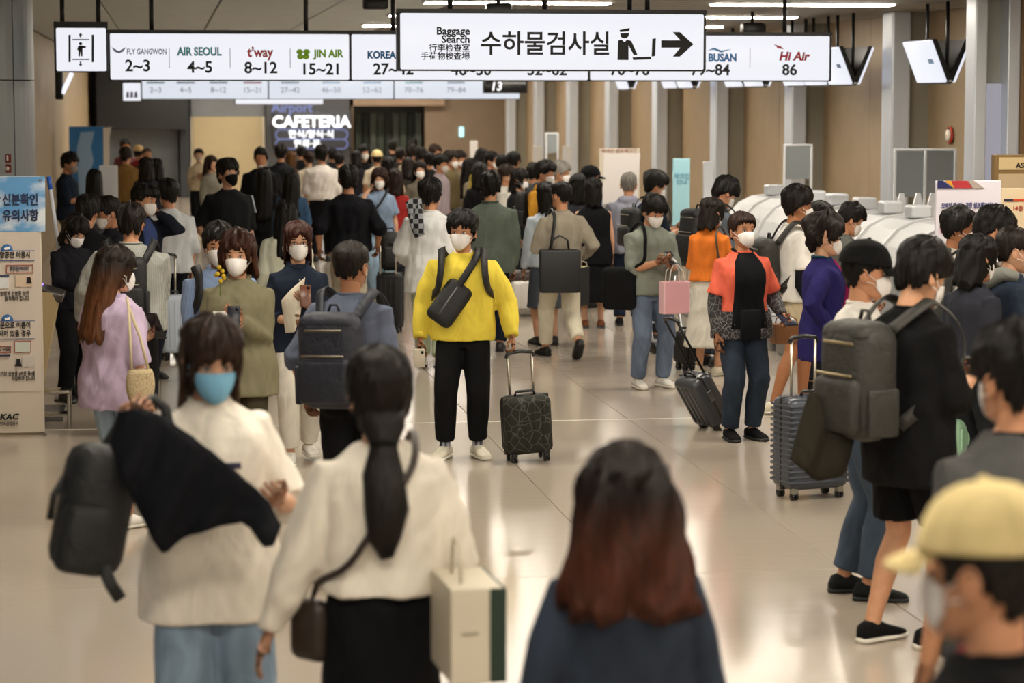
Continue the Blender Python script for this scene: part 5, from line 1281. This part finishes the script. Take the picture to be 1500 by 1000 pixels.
person('paleblue', 'woman in pale blue top beside the person in beige sweater', 800, 268, 144, 188, T('#b9c4cf', 'long', hem=.84, ease=.03), ('skirt', '#4a505a', .4), hair=('bobo', '#120e0c'), fem=1)
P = person('orange', 'woman in orange T-shirt and white skirt with dark bob', 1045, 291, 162, 146, T('#e07a2e', 'half', hem=.93, ease=.035), ('skirt', '#dcd8cc', .28, 'cloth', .14), hair=('bobo', '#1c1410'), hy=-24, hp=10, fem=1, R='phone', L='phone', shoe='#e6dfcc')
crossbody(P, 'brown checked shoulder bag of the woman in orange', '#3a2c20', side=-1, sz=(.24, .1, .22), at_=(.2, .02, .84), sw=.02, shoulder=-1, kind='leather', name='shoulder_bag')
P = person('greybp', 'young man in grey T-shirt with black backpack bowing his head', 1070, 262, 156, 112, T('#5c646e', 'half', hem=.84, ease=.03), ('trousers', '#3a4250', .96), hair=('fringe', '#0e0b0a'), hp=34, lean=6, R='phone', L='phone2')
backpack(P, 'tall black backpack on the bowing young man', '#101114', h=.5, w=.32, d=.18, z0=.9)
P = person('whiteT2', 'man in white T-shirt and beige shorts with black backpack at the counter', 1172, 273, 184, 92, T('#dedbd6', 'short', hem=.86, ease=.035), ('shorts', '#b4a78c', .72), hair=('short', '#15100e'), hp=8, R='belly', L='fwd', feet=((.1, -.18, 0), (.1, .1, 0)), shoe='#e6dfcc', skin='#a8724f')
backpack(P, 'dark camouflage backpack on the man in white T-shirt', '#211f19', h=.46, w=.3, d=.17, z0=.88)
cloth_drape('black_coat', 'black coat over the arm of the man in white T-shirt', 'coat', [(1166, 378), (1185, 372), (1197, 382)], [(1164, 420), (1180, 445), (1196, 420)], 185.6, mat('cloth', '#131318'), .04, .01, 10, 5)
person('behindcoat', 'dark-haired woman behind the man in white T-shirt', 1206, 296, 172, 100, T('#8aa0aa', 'long', hem=.84), ('trousers', '#2a2c34', .96), hair=('long', '#120e0c'), fem=1, hp=14)
person('bow', 'man with white mask bowing toward the pods', 1254, 299, 176, 96, T('#6c6f6a', 'short', hem=.84, ease=.03), ('trousers', '#30343c', .96), hair=('short', '#15100e'), hp=28, R='phone', L='phone2')
P = person('purple', 'older woman in purple jacket with curly hair and glasses', 1212, 320, 206, 84, T('#26225a', 'long', hem=.68, ease=.045, name='jacket', open=('#8a1f52', .5, 1.0), collar='#1f4a58'), ('trousers', '#2a2f3c', .95), hair=('curly', '#1a110e'), hp=6, fem=1, glasses='#15151a', R=(.24, .03, .92), L='fwd', wide=1.12)
suitcase('large ribbed blue-grey suitcase in front of the woman in purple', 1186, 716, 232, '#3f444e', h=.58, w=.42, d=.27, rz=14, ribs=15, handle=1.0, kind='gloss')
hang_bag(P, U(1152, 462, 196), 'tan handbag resting beside the woman in purple', '#8a5c38', 'leather', (.22, .12, .15), .06, 'handbag', rz=10)
suitcase('dark grey suitcase leaning behind the woman in coral', 1052, 597, 192, '#3a3d42', h=.42, w=.3, d=.2, rz=-70, tilt=.55, handle=.95, hcol='#303030')
suitcase('small black upright case beside the white skirt', 1004, 540, 158, '#141416', h=.30, w=.18, d=.2, rz=20, kind='nylon', handle=.6)
person('face', 'man with white mask behind the black-haired heads on the right', 1408, 305, 206, 74, T('#c9c4ba', 'short', hem=.84), ('trousers', '#2a2c30', .96), hair=('short', '#120e0c'), hp=10, hy=6, skin='#a5704f')
person('darkhead', 'person with black hair low behind the white shirted man', 1436, 346, 246, 110, T('#2a2c34', 'long', hem=.84), ('trousers', '#202226', .96), hair=('bobo', '#0f0c0b'), hp=10)
P = person('whitebp', 'man in white shirt and beige trousers with dark backpack strap on the right', 1466, 306, 232, 88, T('#cfccc4', 'roll', hem=.78, ease=.055), ('trousers', '#b9b09a', .95), hair=('short', '#100c0b'), hp=24, lean=10, R=(.16, .34, .98), L='fwd', wide=1.1)
backpack(P, 'dark grey backpack of the man in white shirt on the right', '#3a3a36', h=.42, w=.3, d=.12, z0=.98)
suitcase('mint green suitcase at the right beside the beige trousers', 1402, 704, 241, '#9cc4a4', h=.52, w=.3, d=.24, rz=28, handle=1.05)
P = person('hoodie', 'woman in navy jacket with grey hood and ponytail at the right edge', 1492, 333, 234, 84, T('#27303f', 'long', hem=.56, ease=.05, name='jacket', flare=.06), ('trousers', '#2a3040', .95), hair=('pony', '#1d1410', None, -.2), hp=10, fem=1, L='phone', R='belly', wide=1.1)
g = MB().tube([(-.11, -.02, 1.43), (-.1, .07, 1.45), (-.05, .13, 1.42), (0, .15, 1.38), (.05, .13, 1.42), (.1, .07, 1.45), (.11, -.02, 1.43)], [.03, .045, .055, .06, .055, .045, .03], 12)
obj('hood', g, mat('cloth', '#7f827c'), P['root'], k=P['k'])

# ================================================================ the queue further back
K = '#120e0c'
P = person('q1', 'man in navy T-shirt and grey trousers by the left wall', 104, 224, 106, 74, T('#1c2636', 'half', hem=.82, ease=.03), ('trousers', '#5c5a56', .96), hair=('short', K), mask='#8f8a84', hp=14, R='phone', L='phone')
P = person('q2', 'woman in grey with long black hair beside the white counter shell', 138, 248, 114, 176, T('#4a4c54', 'long', hem=.8), ('trousers', '#22242a', .96), hair=('long', K), fem=1)
P = person('q3', 'person in tan jacket by the blue display', 184, 216, 88, 158, T('#8a6a3c', 'long', hem=.8, ease=.05), ('trousers', '#22242a', .96), hair=('short', '#241812'), wide=1.15)
P = person('q4', 'man with bare face beyond the tan jacket', 184, 204, 74, 10, T('#5a3034', 'long', hem=.84), ('trousers', '#22242a', .96), mask=None)
P = person('q5', 'person in beige cap and red top far on the left', 203, 213, 78, 160, T('#8a2c30', 'long', hem=.84), ('trousers', '#22242a', .96), cap='#d0b080')
P = person('q6', 'bare-headed man right of the beige cap', 215, 216, 80, 20, T('#3a3430', 'long', hem=.84), ('trousers', '#22242a', .96), mask=None, hair=('crop', '#4a3a30'))
P = person('q7', 'woman with dark bob in charcoal behind the suit', 213, 232, 98, 200, T('#2a2a30', 'long', hem=.84), ('trousers', '#22242a', .96), hair=('mid', '#1c1210'), fem=1)
P = person('q8', 'dark-haired person right of the charcoal bob', 229, 234, 97, 180, T('#202228', 'long', hem=.84), ('trousers', '#22242a', .96), hair=('mid', K), fem=1)
P = person('q11', 'woman in cream top and black trousers before the beige wall', 291, 217, 80, 4, T('#c4b294', 'long', hem=.9, ease=.04), ('trousers', '#141416', .96), hair=('bun', '#1c1410'), mask='#c9b8a6', fem=1, R='chest', L='chest')
P = person('q12', 'woman with long brown hair and grey cardigan by the beige wall', 309, 228, 90, 44, T('#8a8578', 'long', hem=.8, ease=.04), ('trousers', '#3a3a3a', .96), hair=('long', '#2e1d16'), mask=None, fem=1, L='belly')
P = person('q13', 'man in black T-shirt and black mask walking toward us', 333, 233, 138, 18, T('#17191b', 'half', hem=.80, ease=.045), ('wide', '#5c5f62', .95), hair=('fringe', K), mask='#101012', hy=14, hp=-4, R=(.27, .12, .92), L='down', feet='walkR', skin='#c99a7c', wide=1.05)
obj('sleeve_stripe', MB().tube([(.235, -.02, 1.37), (.275, -.02, 1.2)], [(.012, .02)] * 2, 8), mat('cloth', '#b8c4d4'), P['root'], k=P['k'])
P = person('q14', 'man in black T-shirt with mask under his chin', 382, 217, 100, -4, T('#111114', 'half', hem=.82, ease=.05), ('trousers', '#1a1a1e', .96), mask='c#e6e4e2', wide=1.18, skin='#b07a58')
P = person('q15', 'man in charcoal shirt below the cafeteria sign', 411, 212, 88, 176, T('#23252a', 'short', hem=.84), ('trousers', '#22242a', .96))
P = person('q15b', 'person with ginger brown hair left of the white shirt', 426, 222, 84, 185, T('#5a4028', 'long', hem=.84), ('trousers', '#22242a', .96), hair=('bobo', '#5a3a1c'), fem=1)
P = person('q16', 'woman in cream with hair in a bun next to the white shirt', 452, 221, 86, 196, T('#d0c3ae', 'long', hem=.84, ease=.035), ('trousers', '#2a2a2e', .96), hair=('bun', '#2a1c14'), fem=1)
P = person('q17', 'man in white shirt and black trousers, seen from behind', 471, 213, 95, 184, T('#d9d2cc', 'half', hem=.92, ease=.05), ('trousers', '#15151a', .96), hair=('short', K), hy=-10, wide=1.1)
P = person('q18', 'person in dark clothes right of the white shirted man', 487, 217, 78, 180, T('#191a1e', 'long', hem=.84), ('trousers', '#22242a', .96))
P = person('q19', 'woman in long black dress with waist-length black hair', 386, 245, 112, 178, T('#131316', 'long', hem=.8), ('skirt', '#121214', .25, 'cloth', .1), hair=('long', '#0c0a0a', None, -.55), fem=1)
P = person('q20', 'woman in blue denim shirt with long dark hair', 427, 250, 118, 168, T('#34506e', 'long', hem=.76, ease=.04, kind='denim'), ('trousers', '#22242a', .96), hair=('long', K), fem=1)
P = person('q21', 'woman in ivory jacket with long straight black hair', 418, 294, 166, 184, T('#cdd0bf', 'long', hem=.74, ease=.05, name='jacket'), ('trousers', '#cfccc0', .96), hair=('long', '#0e0c0c', None, -.36), fem=1, wide=1.08)
P = person('q22', 'man in black T-shirt walking away with a tall black case', 510, 243, 138, 178, T('#101116', 'half', hem=.86, ease=.05), ('trousers', '#a59c88', .96), hair=('fringe', K), feet='stepL', R=(.30, .06, .90), L=(.30, .0, .88), wide=1.15)
suitcase('tall black soft suitcase pulled by the man in black T-shirt', 572, 485, 136, '#15161a', h=.58, w=.28, d=.22, rz=160, kind='nylon', handle=.95)
t = thing('backpack', 'black backpack strapped on top of the tall black suitcase', 'backpack', Vector((U(572, 485, 136).x, U(572, 485, 136).y, .68)), .1)
obj('main_compartment', MB().rbox((0, 0, .2), (.24, .18, .42), .08, seg=3), mat('nylon', '#131417'), t); obj('pocket', MB().rbox((0, -.09, .14), (.18, .06, .22), .03), mat('nylon', '#131417'), t); obj('grab_handle', MB().tube([(-.04, 0, .4), (-.03, 0, .44), (.03, 0, .44), (.04, 0, .4)], .008, 8), mat('nylon', '#131417'), t)
P = person('q23', 'person in black with white mask near the shop curtain', 534, 213, 82, 6, T('#1a1a1c', 'long', hem=.84), ('trousers', '#22242a', .96), hair=('mid', K), fem=1)
P = person('q24', 'person in cream cap before the shop curtain', 552, 220, 86, 182, T('#c9bca4', 'short', hem=.84), ('trousers', '#22242a', .96), cap='#d6bf8c')
P = person('q25', 'woman in cream coat with dark hair, seen from behind', 570, 231, 98, 186, T('#c9b698', 'long', hem=.6, ease=.05), ('trousers', '#22242a', .96), hair=('mid', K), fem=1)
P = person('q26', 'woman in light blue denim on the phone with white mask', 556, 247, 116, -6, T('#7f93ad', 'short', hem=.84, ease=.04, kind='denim'), ('wide', '#8fa9c0', .96, 'denim'), hair=('mid', '#2e1a14'), fem=1, R='ear', L='down', hp=6)
crossbody(P, 'black belt bag of the woman in light blue denim', '#15161a', side=-1, sz=(.2, .08, .12), at_=(.1, .17, .9))
P = person('q27', 'person in red top behind the woman in light blue', 578, 249, 112, 184, T('#a5302e', 'long', hem=.8), ('trousers', '#22242a', .96), hair=('mid', '#2a1813'), fem=1)
P = person('q31', 'woman with long hair and white mask in grey-brown cardigan', 615, 236, 102, 2, T('#6b6458', 'long', hem=.7, ease=.03), ('trousers', '#22242a', .96), hair=('long', '#1a1211'), fem=1)
P = person('q35', 'woman in beige top with yellow scarf and long black hair', 690, 232, 102, 70, T('#8f8470', 'long', hem=.8), ('trousers', '#3a3a3a', .96), hair=('long', K), fem=1)
cloth_drape('yellow_scarf', 'mustard yellow scarf hanging on the woman in beige', 'scarf', [(688, 256), (693, 255), (698, 257)], [(684, 296), (689, 300), (694, 296)], 102.7, mat('cloth', '#9c8a3c'), .03, .01, 8, 2)
P = person('q41', 'woman in black coat with long black hair and white mask in profile', 762, 248, 116, 66, T('#17181b', 'long', hem=.6, ease=.05), ('trousers', '#22242a', .96), hair=('bobo', K), fem=1, hp=6)
P = person('q40', 'person with brown hair and white collar before the black coat', 742, 242, 112, 74, T('#d6d2ca', 'long', hem=.84), ('trousers', '#22242a', .96), hair=('short', '#2e2018'))
P = person('q44', 'man in mustard and black jacket in the queue', 802, 236, 122, 64, T('#c08a2c', 'long', hem=.84, ease=.04), ('trousers', '#22242a', .96), hair=('short', K), hp=16)
backpack(P, 'black backpack of the man in mustard jacket', '#141416', h=.42, w=.3, d=.14, z0=.95)
P = person('q45', 'grey-haired man with white mask in the queue', 824, 237, 116, 70, T('#aeb6be', 'long', hem=.84), ('trousers', '#22242a', .96), hair=('short', '#8a8780'), hp=10)
P = person('q46', 'person with black hair low between the queue', 846, 256, 124, 180, T('#3a3c42', 'long', hem=.84), ('trousers', '#22242a', .96), hair=('mid', K), fem=1)
P = person('q47', 'man in black cap and pale blue shirt in the queue', 866, 243, 122, 104, T('#9fb0c4', 'long', hem=.84, ease=.04), ('trousers', '#2a3040', .96), cap='#141416', hp=4)
P = person('q48', 'woman in black sleeveless dress with black bob', 869, 262, 134, 178, T('#101113', 'none', hem=.74, ease=.035), ('skirt', '#101113', .3, 'cloth', .06), hair=('bobo', K), fem=1, wide=1.15, shoe='#7a4a30')
P = person('q49', 'grey-haired man in lavender grey jacket and jeans, seen from behind', 921, 251, 134, 164, T('#8d8f9e', 'long', hem=.82, ease=.05, name='jacket', hood=1, collar='#2f56b0'), ('trousers', '#1f2c40', .96, 'denim'), hair=('crop', '#77736c'), shoe='#1a1a1c', wide=1.1)
P = person('q50', 'man in navy T-shirt with black backpack bowing in the queue', 964, 252, 142, 106, T('#1b2230', 'half', hem=.84, ease=.03), ('trousers', '#23262c', .96), hair=('short', K), hp=18, R='phone', L='phone2')
backpack(P, 'small black backpack of the man in navy T-shirt', '#131417', h=.42, w=.3, d=.16, z0=.95)
G = 'distant people at the end of the hall'
far = [  # key, label, x, top, scale, yaw, top colour, hair, mask, headwear
    ('r1', 'far person in black under the doorway on the left', 575, 206, 70, 180, '#1c1c1e', 'short', K, '#e6e4e2'),
    ('r2', 'far person in brown right of the cream cap', 586, 217, 80, 170, '#4a3a2e', 'short', '#1c1410', '#e6e4e2'),
    ('r3', 'far man in light grey-beige top, seen from behind', 603, 212, 84, 174, '#9a927f', 'short', '#1c1410', '#e6e4e2'),
    ('r4', 'far dark-haired man right of the grey-beige top', 617, 216, 84, 160, '#5c5a52', 'short', K, '#e6e4e2'),
    ('r5', 'far person in black before the shop entrance', 605, 204, 66, 180, '#17181a', 'short', K, '#e6e4e2'),
    ('r6', 'far man in pale lilac shirt with bluish mask', 638, 212, 84, 40, '#b9b0bd', 'short', '#33221a', '#a9b8e0'),
    ('r7', 'far man in pinkish shirt looking down', 647, 227, 98, 62, '#a89aa2', 'short', K, '#d6d0cc'),
    ('r8', 'far man in olive shirt looking right', 662, 221, 94, 60, '#5d5238', 'short', '#1c1410', '#e6e4e2'),
    ('r9', 'far person in brown-grey with white mask', 674, 221, 93, 48, '#6a5c4c', 'short', '#1e1511', '#e6e4e2'),
    ('r10', 'far woman in dark coat with long black hair', 708, 218, 90, 90, '#1d1c1f', 'long', K, '#e6e4e2'),
    ('r11', 'far man with white mask looking right beyond the black hair', 722, 223, 92, 60, '#35332f', 'short', K, '#e6e4e2'),
    ('r12', 'far man with black hair before the glass screen', 753, 223, 97, 150, '#2a2a2c', 'short', K, '#e6e4e2'),
    ('r13', 'far person with short dark hair left of the glass screen', 735, 227, 96, 178, '#26262a', 'short', K, '#e6e4e2'),
    ('r14', 'far person with dark hair at the left of the doorway', 522, 222, 82, 178, '#26242a', 'bobo', K, '#e6e4e2'),
    ('r15', 'far person in grey left of the black tall case', 598, 232, 92, 184, '#35332f', 'mid', '#1c1312', '#e6e4e2'),
    ('r16', 'far man in dark jacket left of the olive shirt', 629, 224, 90, 182, '#2c2a2a', 'short', K, '#e6e4e2'),
    ('r17', 'far woman in black right of the beige top', 703, 240, 108, 176, '#18181b', 'mid', K, '#e6e4e2'),
    ('r18', 'far person in grey coat behind the mustard jacket', 783, 240, 108, 150, '#4a4a4c', 'short', K, '#e6e4e2'),
    ('r19', 'far man in black left of the shop curtain', 497, 224, 84, 176, '#191a1d', 'short', K, '#e6e4e2'),
    ('r20', 'far person in black under the cafeteria lettering', 441, 214, 76, 180, '#1b1c1f', 'short', K, '#e6e4e2'),
    ('r21', 'person with dark bun right behind the grey striped shirt', 268, 250, 112, 180, '#8a8a88', 'bun', K, '#e6e4e2')]
for key, lb, x, yt, s, yaw, tc, hk, hc, mk in far[:20]:
    person(key, lb, x, yt, s, yaw, T(tc, 'long', hem=.8, ease=.03), ('trousers', '#24262b', .96), hair=(hk, hc), mask=mk, fem=hk in ('long', 'mid', 'bobo', 'bun'), hp=8, group=G)
# white and brown travel bags on the floor in the queue
suitcase('white hard suitcase on the floor behind the man in yellow', 776, 458, 126, '#d9d6d0', h=.34, w=.5, d=.3, rz=8)
t = thing('duffel_bag', 'brown duffel bag lying on the white suitcase', 'bag', U(772, 420, 126) , .1)
obj('bag_body', MB().tube([(-.24, 0, .1), (-.22, 0, .1), (.2, 0, .1), (.22, 0, .1)], [.05, .1, .1, .05], 16), mat('leather', '#3a2c26'), t); obj('handle', MB().tube([(-.08, -.05, .18), (-.06, -.05, .25), (.06, -.05, .25), (.08, -.05, .18)], .01, 8), mat('leather', '#2a201c'), t)
# luggage trolley
p = PZ(1008, 520); t = thing('luggage_trolley', 'grey metal luggage trolley beside the white skirt', 'trolley', (p.x, p.y, 0), .5)
GM = mat('metal', '#b4b6ba', rough=.35)
for sx in (-.2, .2):
    obj('side_frame', MB().tube([(sx, -.35, .12), (sx, .3, .12), (sx, .42, .55), (sx, .48, .98)], [.016] * 4, 8), GM, t)
    obj('wheel', MB().tube([(sx - .015, -.3, .06), (sx + .015, -.3, .06)], [.06, .06], 16), mat('gloss', '#151515'), t)
    obj('wheel', MB().tube([(sx - .015, .28, .06), (sx + .015, .28, .06)], [.06, .06], 16), mat('gloss', '#151515'), t)
obj('handle_bar', MB().tube([(-.22, .48, .98), (.22, .48, .98)], [.02, .02], 10), mat('gloss', '#202020'), t)
for z in (.3, .45, .6): obj('cross_bar', MB().tube([(-.2, .42 + (z - .55) * .14, z), (.2, .42 + (z - .55) * .14, z)], [.01, .01], 8), GM, t)
obj('platform', MB().rbox((0, 0, .13), (.4, .7, .02), .006), GM, t, smooth=False)

finish()
